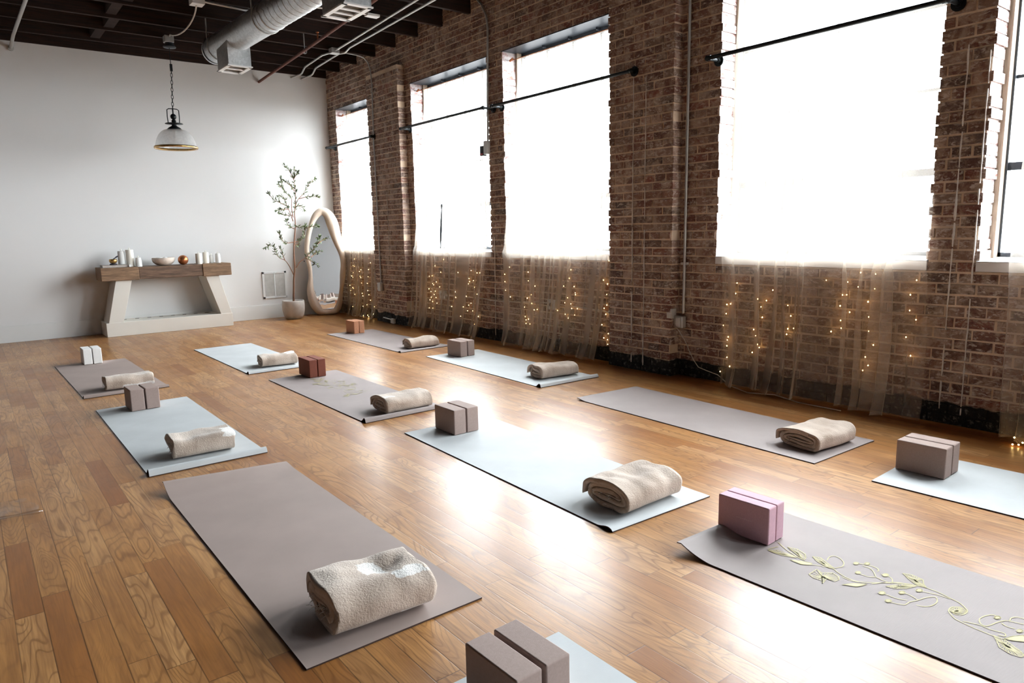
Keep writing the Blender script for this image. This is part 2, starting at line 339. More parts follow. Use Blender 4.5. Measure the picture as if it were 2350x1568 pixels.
# measured outlines in metres
STROKES=[[[2.297,1.219],[2.325,1.159],[2.311,1.129],[2.297,1.083],[2.307,1.042],[2.35,1.0],[2.4,0.952]],[[2.371,1.2],[2.399,1.207],[2.422,1.201],[2.42,1.177],[2.398,1.152],[2.368,1.141],[2.347,1.146],[2.331,1.153]],[[2.42,1.127],[2.435,1.108],[2.446,1.08],[2.446,1.056],[2.432,1.044],[2.421,1.045]],[[2.425,1.098],[2.426,1.073],[2.41,1.051],[2.38,1.03]],[[2.356,1.091],[2.359,1.071],[2.361,1.046],[2.377,1.027],[2.373,1.002],[2.373,0.98]],[[2.412,1.026],[2.416,1.005],[2.405,0.986],[2.38,0.975]],[[2.369,1.395],[2.338,1.345],[2.318,1.296],[2.306,1.255]],[[2.288,1.388],[2.336,1.375]],[[2.292,1.105],[2.289,1.079],[2.298,1.05]],[[2.32,1.016],[2.387,0.973],[2.418,0.923],[2.431,0.886],[2.43,0.849],[2.419,0.809],[2.41,0.779],[2.39,0.755],[2.376,0.744],[2.352,0.742],[2.331,0.751],[2.331,0.768],[2.385,0.76]],[[2.385,0.766],[2.363,0.784],[2.336,0.783],[2.317,0.771],[2.297,0.749],[2.291,0.722],[2.285,0.69],[2.283,0.65],[2.282,0.631]],[[2.39,0.902],[2.4,0.874],[2.411,0.846],[2.414,0.807]],[[2.301,0.73],[2.316,0.69],[2.314,0.66],[2.322,0.628],[2.306,0.621],[2.3,0.636]],[[2.292,0.862],[2.3,0.843],[2.323,0.829],[2.361,0.827],[2.389,0.84],[2.381,0.852],[2.359,0.862],[2.326,0.871],[2.295,0.883]],[[2.294,0.883],[2.267,0.885],[2.257,0.897],[2.25,0.912],[2.247,0.932]],[[2.299,0.892],[2.286,0.921],[2.286,0.952],[2.279,0.97]],[[2.329,0.872],[2.339,0.895],[2.341,0.912],[2.336,0.928]],[[2.408,0.667],[2.411,0.684],[2.389,0.697],[2.358,0.703],[2.334,0.696],[2.322,0.682],[2.335,0.671],[2.376,0.661],[2.403,0.649],[2.41,0.638],[2.421,0.607]],[[2.413,0.641],[2.433,0.643],[2.452,0.633],[2.457,0.617]],[[2.379,0.653],[2.369,0.635],[2.374,0.615]]]
PETALS=[[[2.279,1.383],[2.305,1.363],[2.309,1.32],[2.313,1.281],[2.3,1.286],[2.282,1.324],[2.278,1.357]],[[2.36,1.351],[2.371,1.317],[2.356,1.277],[2.326,1.257],[2.306,1.255],[2.329,1.293],[2.343,1.321]],[[2.271,1.288],[2.293,1.257],[2.307,1.223],[2.291,1.218],[2.269,1.243],[2.269,1.268]],[[2.358,1.249],[2.371,1.225],[2.351,1.191],[2.331,1.153],[2.319,1.161],[2.323,1.185],[2.337,1.223]],[[2.222,1.187],[2.277,1.188],[2.265,1.163],[2.294,1.138],[2.284,1.111],[2.264,1.101],[2.24,1.104],[2.24,1.132],[2.197,1.124],[2.215,1.136],[2.209,1.164]],[[2.239,1.077],[2.277,1.056],[2.307,1.025],[2.282,1.03],[2.261,1.04]],[[2.432,1.114],[2.419,1.113],[2.412,1.119],[2.417,1.126],[2.429,1.128],[2.437,1.121]],[[2.459,1.087],[2.446,1.086],[2.439,1.093],[2.444,1.1],[2.457,1.101],[2.464,1.095]],[[2.369,1.077],[2.357,1.076],[2.35,1.082],[2.355,1.089],[2.367,1.09],[2.374,1.084]],[[2.475,0.981],[2.487,0.956],[2.482,0.93],[2.48,0.917],[2.45,0.903],[2.431,0.886],[2.428,0.906],[2.429,0.92],[2.449,0.95]],[[2.339,0.977],[2.367,0.964],[2.411,0.939],[2.42,0.921],[2.416,0.912],[2.374,0.928],[2.348,0.95]],[[2.285,0.643],[2.287,0.617],[2.268,0.589],[2.255,0.567],[2.238,0.553],[2.223,0.557],[2.219,0.583],[2.231,0.611],[2.262,0.628]],[[2.289,0.618],[2.324,0.606],[2.353,0.587],[2.319,0.571],[2.298,0.598]],[[2.339,0.781],[2.362,0.779],[2.383,0.761],[2.374,0.746],[2.351,0.745],[2.335,0.759],[2.33,0.772]],[[2.293,0.958],[2.279,0.958],[2.271,0.965],[2.276,0.973],[2.29,0.973],[2.298,0.966]],[[2.258,0.923],[2.245,0.922],[2.237,0.929],[2.242,0.937],[2.255,0.937],[2.263,0.93]],[[2.345,0.917],[2.332,0.917],[2.323,0.924],[2.329,0.931],[2.342,0.932],[2.351,0.925]],[[2.425,1.006],[2.411,1.005],[2.402,1.012],[2.408,1.02],[2.422,1.021],[2.431,1.014]],[[2.403,0.887],[2.389,0.887],[2.381,0.894],[2.386,0.902],[2.4,0.902],[2.409,0.895]],[[2.378,0.596],[2.365,0.597],[2.358,0.603],[2.363,0.609],[2.375,0.608],[2.383,0.602]],[[2.411,0.664],[2.398,0.665],[2.39,0.671],[2.395,0.677],[2.408,0.677],[2.416,0.671]]]
LEDS={"1":[[9.686,0.842],[9.746,0.743],[9.7,0.734],[9.753,0.639],[9.815,0.585],[9.777,0.566],[9.497,0.689],[9.546,0.662],[9.532,0.591],[9.512,0.573],[9.498,0.495],[9.172,0.798],[9.249,0.7],[9.273,0.596],[9.306,0.499],[9.894,0.44],[9.801,0.413],[9.779,0.399],[9.881,0.362],[9.743,0.312],[9.495,0.342],[9.476,0.305],[9.277,0.335],[9.308,0.393],[9.84,0.121],[9.488,0.152],[9.356,0.182],[9.236,0.256],[9.122,0.169],[9.491,-0.001],[9.352,0.029],[9.167,0.06],[9.32,0.011]],"2":[[7.577,0.669],[7.508,0.676],[7.433,0.802],[7.307,0.728],[7.416,0.605],[7.504,0.58],[7.482,0.565],[7.343,0.547],[7.597,0.509],[7.552,0.478],[7.448,0.488],[7.475,0.445],[7.438,0.409],[7.549,0.407],[7.584,0.371],[7.521,0.354],[7.42,0.34],[7.608,0.268],[7.523,0.27],[6.925,0.738],[6.996,0.505],[7.088,0.323],[6.993,0.438],[6.653,0.77],[6.699,0.676],[6.687,0.642],[6.612,0.657],[6.716,0.614],[6.596,0.581],[6.766,0.467],[6.547,0.504],[6.674,0.392],[6.723,0.365],[6.836,0.337],[6.748,0.297],[6.645,0.305],[6.899,0.221],[6.534,0.248],[6.619,0.151],[6.535,0.747],[6.482,0.749],[7.228,0.884]],"3":[[5.929,0.829],[6.017,0.75],[6.016,0.67],[6.009,0.579],[5.927,0.512],[5.618,0.788],[5.617,0.697],[5.511,0.648],[5.572,0.556],[5.639,0.516],[5.568,0.466],[5.689,0.419],[5.678,0.318],[5.666,0.285],[5.625,0.297],[5.667,0.247],[5.603,0.248],[5.53,0.402],[5.481,0.41],[4.969,0.833],[4.993,0.749],[5.075,0.67],[4.926,0.673],[4.91,0.613],[4.908,0.596],[5.019,0.559],[5.06,0.508],[4.973,0.503],[4.962,0.459],[4.883,0.463],[5.168,0.424],[5.056,0.395],[4.921,0.398],[5.012,0.361],[4.462,0.929],[4.533,0.752],[4.482,0.718],[4.461,0.669],[4.492,0.623],[4.429,0.582],[4.49,0.526],[4.525,0.494],[4.504,0.44],[4.554,0.339],[4.472,0.264],[4.53,0.218],[4.482,0.207],[4.479,0.164]],"4":[[3.127,0.791],[3.136,0.711],[3.178,0.629],[3.211,0.622],[3.215,0.551],[3.238,0.457],[3.191,0.372],[3.199,0.347],[3.201,0.301],[3.198,0.211],[3.171,0.143],[3.256,0.09],[2.827,0.753],[2.947,0.681],[2.875,0.674],[2.918,0.625],[2.904,0.549],[2.972,0.451],[2.954,0.406],[2.936,0.343],[2.921,0.321],[2.978,0.277],[2.705,0.651],[2.679,0.578],[2.698,0.484],[2.654,0.491],[2.705,0.443],[2.432,0.842],[2.284,0.837],[2.315,0.749],[2.287,0.752],[2.327,0.675],[2.319,0.578],[2.312,0.526],[2.38,0.496],[2.214,0.808],[2.203,0.902],[2.108,0.896],[2.108,0.801],[2.145,0.715],[2.261,0.638],[2.135,0.617],[2.13,0.524],[2.095,0.437],[2.142,0.352],[2.121,0.298],[2.153,0.26],[1.89,0.776],[1.888,0.678],[1.848,0.624],[1.899,0.51],[1.865,0.396],[1.86,0.867]]}
MOUT=[[4.314,10.141,1.609],[4.232,10.172,1.559],[4.171,10.193,1.465],[4.114,10.211,1.329],[4.07,10.222,1.158],[4.047,10.226,1.003],[4.049,10.221,0.864],[4.07,10.207,0.724],[4.075,10.199,0.549],[4.049,10.203,0.375],[4.063,10.192,0.198],[4.124,10.162,0.053],[4.207,10.127,-0.006],[4.294,10.092,-0.02],[4.408,10.047,0.001],[4.48,10.022,0.104],[4.526,10.012,0.352],[4.568,10.005,0.616],[4.584,10.004,0.793],[4.563,10.019,0.97],[4.52,10.043,1.163],[4.491,10.06,1.321],[4.454,10.08,1.478],[4.39,10.109,1.582]]
MIN=[[4.325,10.133,1.497],[4.272,10.152,1.464],[4.223,10.17,1.396],[4.183,10.183,1.31],[4.142,10.194,1.173],[4.112,10.201,1.018],[4.116,10.194,0.862],[4.128,10.184,0.722],[4.126,10.18,0.582],[4.12,10.177,0.442],[4.142,10.164,0.3],[4.18,10.144,0.174],[4.237,10.118,0.073],[4.286,10.097,0.043],[4.366,10.067,0.083],[4.428,10.045,0.178],[4.473,10.033,0.354],[4.507,10.026,0.548],[4.528,10.025,0.742],[4.526,10.03,0.883],[4.487,10.051,1.033],[4.453,10.07,1.165],[4.426,10.085,1.305],[4.388,10.105,1.444]]
BRANCH=[[[3.749,10.02,0.275],[3.766,10.02,0.439],[3.777,10.02,0.583],[3.799,10.02,0.732],[3.805,10.02,0.981],[3.832,10.02,1.196],[3.855,10.02,1.357],[3.855,10.02,1.517],[3.878,10.02,1.677],[3.89,10.02,1.836],[3.879,10.02,1.994],[3.895,10.02,2.142]],[[3.785,10.02,0.624],[3.723,10.019,0.768],[3.663,10.018,0.857],[3.588,10.017,0.893],[3.53,10.016,0.991],[3.494,10.015,1.077],[3.395,10.014,1.049]],[[3.663,10.02,0.857],[3.635,10.039,0.976],[3.624,10.058,1.03]],[[3.822,10.02,0.742],[3.878,10.004,0.821],[3.955,9.989,0.878],[4.071,9.973,0.994],[4.152,9.957,1.101],[4.174,9.941,1.177]],[[3.967,10.02,0.877],[4.052,10.012,0.83],[4.136,10.003,0.76]],[[4.059,10.02,0.884],[4.163,10.065,0.946],[4.254,10.11,0.964]],[[4.177,10.02,1.078],[4.282,10.065,1.131],[4.422,10.111,1.161]],[[3.825,10.02,1.411],[3.778,9.989,1.527],[3.73,9.958,1.621],[3.673,9.926,1.745],[3.598,9.895,1.753]],[[3.753,10.02,1.623],[3.636,9.986,1.674],[3.551,9.952,1.703],[3.462,9.918,1.793]],[[3.772,10.02,1.581],[3.668,9.947,1.578],[3.555,9.874,1.555]],[[3.821,10.02,1.496],[3.737,10.002,1.496],[3.634,9.983,1.517]],[[3.829,10.02,1.464],[3.806,9.99,1.601],[3.803,9.959,1.726],[3.751,9.929,1.766],[3.671,9.899,1.857],[3.639,9.868,1.998]],[[3.716,10.02,1.865],[3.644,9.988,1.914]],[[3.86,10.02,1.581],[3.916,10.025,1.709],[4.015,10.031,1.807],[4.093,10.036,1.926],[4.193,10.042,2.014]],[[3.938,10.02,1.73],[4.018,9.993,1.751],[4.075,9.965,1.761],[4.177,9.938,1.75]],[[3.874,10.02,1.624],[3.958,10.035,1.624],[4.006,10.049,1.582]],[[3.879,10.02,1.994],[3.833,10.023,2.098],[3.764,10.025,2.19]],[[3.878,10.02,1.836],[3.799,9.943,1.904],[3.699,9.867,1.959]],[[3.815,10.02,1.11],[3.894,10.019,1.13],[3.966,10.018,1.193],[3.999,10.016,1.344]],[[3.804,10.02,1.111],[3.682,9.991,1.104],[3.611,9.962,1.169],[3.573,9.933,1.244]],[[3.834,10.02,1.303],[3.746,9.998,1.347],[3.722,9.976,1.421]],[[3.848,10.02,1.335],[3.893,9.98,1.323],[3.945,9.939,1.333]],[[3.824,10.02,1.089],[3.874,10.037,1.065],[3.908,10.054,1.13]],[[3.997,10.02,1.301],[4.083,10.002,1.332],[4.168,9.983,1.341]],[[3.895,10.02,2.142],[3.885,9.904,2.091]],[[3.886,10.02,2.015],[3.927,10.013,2.09]]]
SKY,EXPO=6,2.8
# ------------------------------------------------------------------ room shell
XW, YF, XL, YB, ZJ, ZD = 4.611, 10.373, -6.5, -6.0, 3.53, 3.86
mb=MB(); mb.box(XL-.1,5.1,YB-.1,YF+.1,-.12,0); tag(mb.build('floor',M['floor']),kind='structure')
mb=MB(); mb.box(XL-.1,4.98,YF,YF+.14,0,ZJ-.005); tag(mb.build('wall_far',M['wall']),kind='structure')
mb=MB(); mb.box(XL-.14,XL,YB-.1,YF+.1,0,ZD); tag(mb.build('wall_left',simple('dark_brown_brick_paint',(.07,.045,.038),.9,0,.2,8)),kind='structure')
mb=MB(); mb.box(XL-.1,5.1,YB-.14,YB,0,ZD); tag(mb.build('wall_back',M['wall']),kind='structure')
mb=MB()
for x0,x1 in ((XL,XW-.02),):
    mb.box(x0,x1,YF-.016,YF,0,.196); mb.box(x0,x1,YF-.011,YF,.196,.206)
tag(mb.build('baseboard_far',M['trim'],bevel=.002),kind='structure')
mb=MB(); mb.box(XL,XL+.016,YB,YF,0,.2); tag(mb.build('baseboard_left',M['trim']),kind='structure')
# ceiling: dark deck, joists and blocking
mb=MB(); mb.box(XL-.1,5.1,YB-.1,YF+.14,ZD,ZD+.1); ceil=tag(mb.build('ceiling',M['deck']),kind='structure')
jy=[9.885-.553*k for k in range(29)]
for k,y in enumerate(jy):
    mb=MB(); mb.box(XL,XW+.03,y-.023,y+.023,ZJ+.004*math.sin(k*2.1),ZD); part(mb,'joist',M['joist'],ceil,world=False)
mb=MB(); mb.box(XL,XW+.03,YF-.02,YF+.12,ZJ-.004,ZD); part(mb,'ledger_beam',M['joist'],ceil,world=False)
for k,y in enumerate(jy[:-1]):
    for bx in (1.56,-2.2):
        x=bx+(.03 if k%2 else -.03); mb=MB(); mb.box(x-.05,x+.05,y-.553+.023,y-.023,ZJ+.03,ZD-.03); part(mb,'blocking',M['joist'],ceil,world=False)

# ---- brick window wall, every brick its own relief in one mesh
WINS=[(8.93,10.09),(6.28,7.885),(4.40,6.0),(1.82,3.33),(.02,1.547),(-2.73,-1.22),(-4.52,-3.0)]
ZS,ZH,PT=.925,3.04,.0661
rb=random.Random(11)
PAL=[(.095,.032,.024),(.075,.030,.024),(.100,.055,.042),(.115,.074,.060),(.055,.028,.024),(.125,.060,.044),(.048,.034,.032),(.090,.045,.035),(.13,.090,.072),(.068,.027,.021)]
def bcol():
    c=rb.choice(PAL); f=rb.uniform(1.3,2.7); return tuple(a*f for a in c)
mb=MB()
def course_run(y0,y1,k,xf,depth,end0,end1,side0=False,side1=False):
    z0=k*PT+rb.uniform(-.001,.001); z1=z0+PT-.0125
    hdr=(k%7==3); L=.098 if hdr else .2; y=y0-(0 if k%2 else L/2) + (0 if not hdr else .02)
    while y<y1-.001:
        a=max(y,y0); b=min(y+L+rb.uniform(-.004,.004),y1)
        ja=rb.uniform(-.009,.010) if (a==y0 and end0) else 0; jb_=rb.uniform(-.010,.009) if (b==y1 and end1) else 0
        if b-a>.02 or (a==y0 and end0) or (b==y1 and end1):
            jx=rb.uniform(-.0035,.0035)
            s=XW+.172 if (depth is None and ((a==y0 and end0) or (b==y1 and end1))) else xf+(depth or .09)
            mf=[0,0,0,0,0,0]
            if a==y0 and end0 and depth is None: mf[2]=2
            if b==y1 and end1 and depth is None: mf[4]=2
            z0b=z0+rb.uniform(-.0012,.0012)
            mb.box(xf+jx,s,a+ja,b+jb_,z0b,z1+rb.uniform(-.0012,.0012),0,bcol(),mf)
        y+=L+.0125
nk=int(ZD/PT)
for k in range(nk):
    zc=(k+.5)*PT
    if ZS<zc<ZH:
        ys=[YB]+[v for w in sorted(WINS) for v in w]+[YF]
        for i in range(0,len(ys),2): course_run(ys[i],ys[i+1],k,XW,None,i>0,i<len(ys)-2)
    else: course_run(YB,YF,k,XW,None,False,False)
mb.box(XW+.0055,4.95,YB,YF,0,ZS,1); mb.box(XW+.0055,4.95,YB,YF,ZH+.001,ZD,1)
ys=[YB]+[v for w in sorted(WINS) for v in w]+[YF]
for i in range(0,len(ys),2):
    mb.box(XW+.0055,4.95,ys[i]+(.009 if i else 0),ys[i+1]-(.009 if i<len(ys)-2 else 0),ZS,ZH+.001,1,None,[1,1,2,1,2,1])
PILS=[(8.03,8.88,3.29),(3.685,4.385,ZD),(-.93,-.25,ZD)]
for y0,y1,zt in PILS:
    for k in range(int(zt/PT)): course_run(y0,y1,k,4.508,.10,True,True)
    mb.box(4.5135,XW+.012,y0+.009,y1-.009,0,zt-.01,1)
wallr=tag(mb.build('wall_right',[M['brick'],M['mortar'],M['paintbrick']]),kind='structure')
# old plaster drips on the brick
rs=random.Random(5)
for x,y0,z0,y1,z1 in ((4.503,4.10,2.44,4.11,.06),(4.503,3.966,2.42,3.977,.05),(4.603,1.675,2.2,1.686,.09),(4.603,1.565,2.15,1.568,.07),(4.603,6.20,1.15,6.225,.06),(4.503,8.42,1.75,8.43,.9)):
    mb=MB(); z=z0
    while z>z1:
        l=rs.uniform(.06,.5); ze=max(z1,z-l); n=max(3,int((z-ze)/.03)); pts=[];r=[]
        for i in range(n+1):
            f=i/n; zz=z+(ze-z)*f; g=(z0-zz)/(z0-z1); pts.append((x,y0+(y1-y0)*g+.003*noise.noise(Vector((y0*9,zz*9,1))),zz)); r.append(.0028+.0065*abs(noise.noise(Vector((y0*5,zz*6,7))))*(1 if 0<i<n else .3))
        mb.tube(pts,r,6); z=ze-rs.choice((.0,.01,.03,.09))
    part(mb,'plaster_drip',M['plaster'],wallr,world=False,label='thin white vertical plaster drip')
# ---- windows
for n_,(y0,y1) in enumerate(WINS):
    root=bpy.data.objects.new('window_%d'%(n_+1),None); C.objects.link(root); root.location=(4.87,(y0+y1)/2,ZS); root['kind']='structure'
    mb=MB(); mb.box(4.845,4.90,y0,y0+.05,1.0,ZH); mb.box(4.845,4.90,y1-.035,y1,1.0,ZH); mb.box(4.845,4.90,y0,y1,ZH-.05,ZH); mb.box(4.845,4.90,y0,y1,.985,1.03)
    part(mb,'window_frame',M['dsteel'],root)
    mb=MB(); mb.box(4.785,4.845,y0-.006,y0+.012,1.0,ZH); mb.box(4.785,4.90,y1-.022,y1+.006,1.0,ZH)
    part(mb,'timber_stop',M['taupeframe'],root)
    mb=MB(); a,b=y0+.05,y1-.035; nc=4 if b-a>1.2 else 3
    for i in range(1,nc): yy=a+(b-a)*i/nc; mb.box(4.862,4.888,yy-.011,yy+.011,1.0,ZH-.04)
    mb.box(4.855,4.895,a,b,1.505,1.550); mb.box(4.855,4.895,a,b,2.505,2.545); mb.box(4.865,4.885,a,b,2.018,2.036)
    part(mb,'glazing_bars',M['dsteel'],root)
    mb=MB(); mb.box(4.873,4.878,a,b,1.02,ZH-.045); part(mb,'window_pane',M['pane'],root)
    mb=MB(); mb.grid(lambda u,v:(4.598+.30*v,y0-.004+(y1-y0+.008)*u,.988+.02*v+.003*noise.noise(Vector((u*9,v*3,n_)))),24,4); mb.box(4.600,4.90,y0-.004,y1+.004,ZS+.004,.985)
    part(mb,'window_sill',M['sill'],root,label='white painted sill')
    mb=MB(); mb.box(4.612,4.86,y0-.02,y1+.02,ZH-.007,ZH+.001); mb.box(4.606,4.612,y0-.02,y1+.02,ZH-.010,ZH-.002)
    for i in range(1,nc): yy=a+(b-a)*i/nc; mb.box(4.80,4.86,yy-.006,yy+.006,ZH-.03,ZH-.007)
    part(mb,'steel_lintel',M['dsteel'],root)

# ------------------------------------------------------------------ sheer curtains
def curtain_panel(mbx,yt0,yt1,ys0,ys1,yb0,yb1,seed,nf=13,ztop=2.945,fine=240,nz=54,lean=0.):
    rr=random.Random(seed); ph=[rr.uniform(0,6.28) for _ in range(12)]; fr=[rr.uniform(.75,1.3) for _ in range(12)]
    # fold phase advances unevenly so that some folds bunch tightly and some spread
    N=fine; acc=[0]
    for i in range(N):
        u=i/N; acc.append(acc[-1]+max(.25,1+.75*math.sin(u*7*fr[0]+ph[0])+.5*math.sin(u*17*fr[1]+ph[1])))
    tot=acc[-1]; acc=[a/tot for a in acc]
    def fn(i,v):
        u=i/N; z=ztop+(.012-ztop)*v
        if z>.98: f=(ztop-z)/(ztop-.98); y0=yt0+(ys0-yt0)*f; y1=yt1+(ys1-yt1)*f; xb=4.705-.135*f**1.4
        else: f=(.98-z)/.97; y0=ys0+(yb0-ys0)*f; y1=ys1+(yb1-ys1)*f; xb=4.570-.035*f-.035*f**4
        g=(ztop-z)/ztop
        pz=acc[i]*nf*2*PI
        amp=.005+.011*min(1,g*1.4)
        if z<.98: amp=.030+.022*f**2
        if z<.98: amp=.016+(amp-.016)*min(1,(.98-z)/.25)
        wob=.55*math.sin(pz+ph[2]+.5*math.sin(g*3+ph[3]+u*5))+.30*math.sin(pz*.47+ph[4]+g*1.1)+.2*math.sin(pz*1.9+ph[5]+g*.8)
        w=1-(1-2*abs(u-.5))*0
        dy=(.018*(.5+g) if z>1.02 else .018+(.010+.024*(.5+.5*math.sin(u*13+ph[10])))*min(1,(1.02-z)/.12))*math.sin(pz*1.0+ph[6])*(min(1,8*min(u,1-u)))+.05*g*g*math.sin(u*9*fr[3]+ph[7])*(min(1,6*min(u,1-u)))
        x=xb+amp*wob-(.018 if z<1.0 else 0)
        if z<.98: x=min(x,4.588); 
        if z<.15: x-=(.15-z)*.25*(.5+.5*math.sin(pz*.5+ph[8]))
        y=y0+(y1-y0)*u+dy+.006*math.sin(z*6+u*20)
        zz=z
        if v==1: zz=.012+.016*(.5+.5*math.sin(pz*.5+ph[9]))
        return (x,y,zz)
    vs=[fn(i,j/nz) for j in range(nz+1) for i in range(N+1)]
    mbx.add(vs,[(j*(N+1)+i,j*(N+1)+i+1,(j+1)*(N+1)+i+1,(j+1)*(N+1)+i) for j in range(nz) for i in range(N)],0,True)
    return fn(0,0),fn(N,0)
CUR=[ # label, panels (top y0,y1; sill; bottom), rod y range
 ('sheer beige curtain over the farthest window beside the arched mirror',[(10.02,9.0,10.065,8.93,10.05,8.93)],1),
 ('sheer beige curtain split in the middle on the second window from the far wall',[(7.71,7.10,7.88,7.19,7.93,7.10),(7.12,6.30,7.17,6.31,7.24,6.42)],2),
 ('sheer beige curtain left of the brick pilaster with the grey conduit',[(5.86,5.20,6.02,5.20,5.99,5.25),(5.22,4.41,5.24,4.42,5.30,4.50)],3),
 ('widest sheer beige curtain in view, right of the white wall outlet',[(3.265,2.6,3.245,2.58,3.17,2.55),(2.62,1.83,2.60,1.79,2.60,1.73)],4),
 ('sheer beige curtain cut off by the right edge of the view',[(1.36,.06,1.375,.05,1.32,.04)],5)]
for lab,pans,n_ in CUR:
    yc=(pans[0][0]+pans[-1][1])/2
    root=empty('sheer_curtain',(4.53,yc,0),lab,'curtain','sheer curtains along the brick wall')
    mb=MB()
    for q,pn in enumerate(pans): curtain_panel(mb,*pn,seed=n_*10+q,nf=10 if len(pans)==1 else 5.5,fine=240 if len(pans)==1 else 170)
    part(mb,'curtain_fabric',M['curtain'],root)
    w0,w1=WINS[n_-1]
    mb=MB(); mb.tube([(4.705,w0+.004,2.95),(4.705,w1-.004,2.95)],.004,8); mb.tube([(4.705,w1-.004,2.95),(4.705,w1-.05,2.965)],.011,8); part(mb,'tension_rod',M['copper'],root)
# curtain poles of black pipe
def rod(lab,y0,y1,z,wall0,wall1):
    x=4.462
    root=empty('pipe_curtain_pole',(x,(y0+y1)/2,z),lab,'pole','black pipe poles across the windows')
    mb=MB(); mb.tube([(x,y0,z),(x,y1,z)],.0145,14); part(mb,'pipe',M['black'],root)
    for y,xw,s in ((y0,wall0,1),(y1,wall1,-1)):
        mb=MB(); mb.tube([(x,y,z),(xw-.002,y,z)],.0125,14); mb.sphere((x,y,z),.021,12); mb.tube([(x,y+s*.03,z),(x,y,z)],.018,14); mb.tube([(xw-.035,y,z),(xw-.012,y,z)],.019,14)
        part(mb,'elbow',M['black'],root)
        mb=MB(); mb.tube([(xw-.012,y,z),(xw-.004,y,z)],.040,22); mb.tube([(xw-.024,y,z),(xw-.012,y,z)],.024,16); part(mb,'flange',M['black'],root)
rod('black pipe pole across the farthest window, ending on the first brick pilaster',8.70,10.15,2.483,4.508,4.608)
rod('black pipe pole in front of the second window from the far wall',6.16,7.91,2.487,4.608,4.608)
rod('black pipe pole ending on the brick pilaster with two white drips',4.09,6.01,2.480,4.508,4.608)
rod('thick black pipe pole slanting across the largest bright window',1.745,3.345,2.432,4.608,4.608)
# ------------------------------------------------------------------ fairy lights
LW={'1':('fairy light string behind the farthest curtain by the mirror',),'2':('dense fairy light string behind the split curtain near the small grey thermostat',),'3':('fairy light string behind the third curtain, spilling out at the pilaster',),'4':('fairy light string behind the widest curtain beside the white wall outlet',)}
for k,pts in LEDS.items():
    yc=sum(p[0] for p in pts)/len(pts)
    root=empty('fairy_light_string',(4.583,yc,.55),LW[k][0],'string lights','fairy lights behind the curtains')
    w0,w1=WINS[int(k)-1]
    pts=[(y,max(z,.012)) for y,z in pts]
    strands={}
    for y,z in pts: strands.setdefault(round(y/.17),[]).append((y,z))
    mb=MB(); last=None
    def X(y):
        for a,b,_ in PILS:
            if a-.01<y<b+.01: return 4.49
        return 4.594
    for s in sorted(strands):
        l=sorted(strands[s],key=lambda q:-q[1]); t0=(l[0][0],.915)
        path=[(X(t0[0]),t0[0],t0[1])]
        for (a,b),(c,d) in zip([t0]+l,l):
            path.append((X((a+c)/2)-.004,(a+c)/2+rs.uniform(-.02,.02),(b+d)/2)); path.append((X(c),c,d))
        mb.tube(path,.0008,4,caps=False)
        if last: mb.tube([last,path[0]],.0008,4,caps=False)
        last=path[0]
    part(mb,'light_wire',M['wire'],root)
    for y,z in pts:
        mb=MB(); r=.0030+rs.uniform(0,.0014); mb.sphere((0,0,0),r,8,sc=(1,1,1.3)); o=mb.build('led_bulb',M['led']); o.parent=root; o.location=(X(y)-root.location.x-.004,y-yc,z-.55)
mb=MB()
root=empty('fairy_light_string',(4.40,1.2,0),'few fairy lights lying on the floor at the hem of the rightmost curtain','string lights','fairy lights behind the curtains')
pp=[(4.40,1.235,.01),(4.41,1.21,.012),(4.42,1.235,.045),(4.40,1.19,.03),(4.43,1.16,.012),(4.45,1.17,.06),(4.44,1.12,.1)]
mb.tube(pp,.0008,4); part(mb,'light_wire',M['wire'],root)
for p_ in pp:
    mb=MB(); mb.sphere((0,0,0),.0045,8); o=mb.build('led_bulb',M['led']); o.parent=root; o.location=Vector(p_)-Vector(root.location)
# ------------------------------------------------------------------ overhead
def hung(name,lab,cat,pts,r,m,extra=None,grp=None):
    root=empty(name,pts[0],lab,cat,grp); mb=MB(); mb.tube(pts,r,12); part(mb,'pipe' if 'pipe' in name else 'tube',m,root); return root
# spiral duct
D0=Vector((2.535,8.62,3.30)); D1=Vector((3.02,-4.8,3.30)); R0=.142
root=empty('spiral_duct',D0,'round galvanised spiral air duct hanging under the dark joists','duct')
ax=(D1-D0).normalized(); sx=ax.cross(Vector((0,0,1))).normalized(); sz=sx.cross(ax)
mb=MB(); Ld=(D1-D0).length; nr=int(Ld/.105); prof=[]
for i in range(nr):
    a=i*.105; big=(i%18==15); q=0 if a<1.45 else (.0028 if not big else .008)
    prof+= [(a,0),(a+.090,0),(a+.0935,0),(a+.0945,q),(a+.1010,q),(a+.1020,0)]
n=40; vs=[]
for a,dr in prof:
    for k in range(n):
        th=2*PI*k/n; sp=a+.05*(k/n-.5)
        vs.append(D0+ax*max(0,sp)+(sx*math.cos(th)+sz*math.sin(th))*(R0+dr))
mb.add(vs,[(i*n+k,i*n+(k+1)%n,(i+1)*n+(k+1)%n,(i+1)*n+k) for i in range(len(prof)-1) for k in range(n-1)]+[(i*n+n-1,i*n,(i+1)*n,(i+1)*n+n-1) for i in range(len(prof)-1)],0,True)
part(mb,'duct_body',M['steel'],root)
mb=MB(); vs=[];rings=[(0,.144),(0,.150),(-.03,.150),(-.036,.142),(-.036,.0)]
for a,rad in rings:
    for k in range(n): th=2*PI*k/n; vs.append(D0+ax*(a+.0)+(sx*math.cos(th)+sz*math.sin(th))*rad)
mb.add(vs,[(i*n+k,(i+1)*n+k,(i+1)*n+(k+1)%n,i*n+(k+1)%n) for i in range(4) for k in range(n)]); part(mb,'end_cap',M['steel'],root)
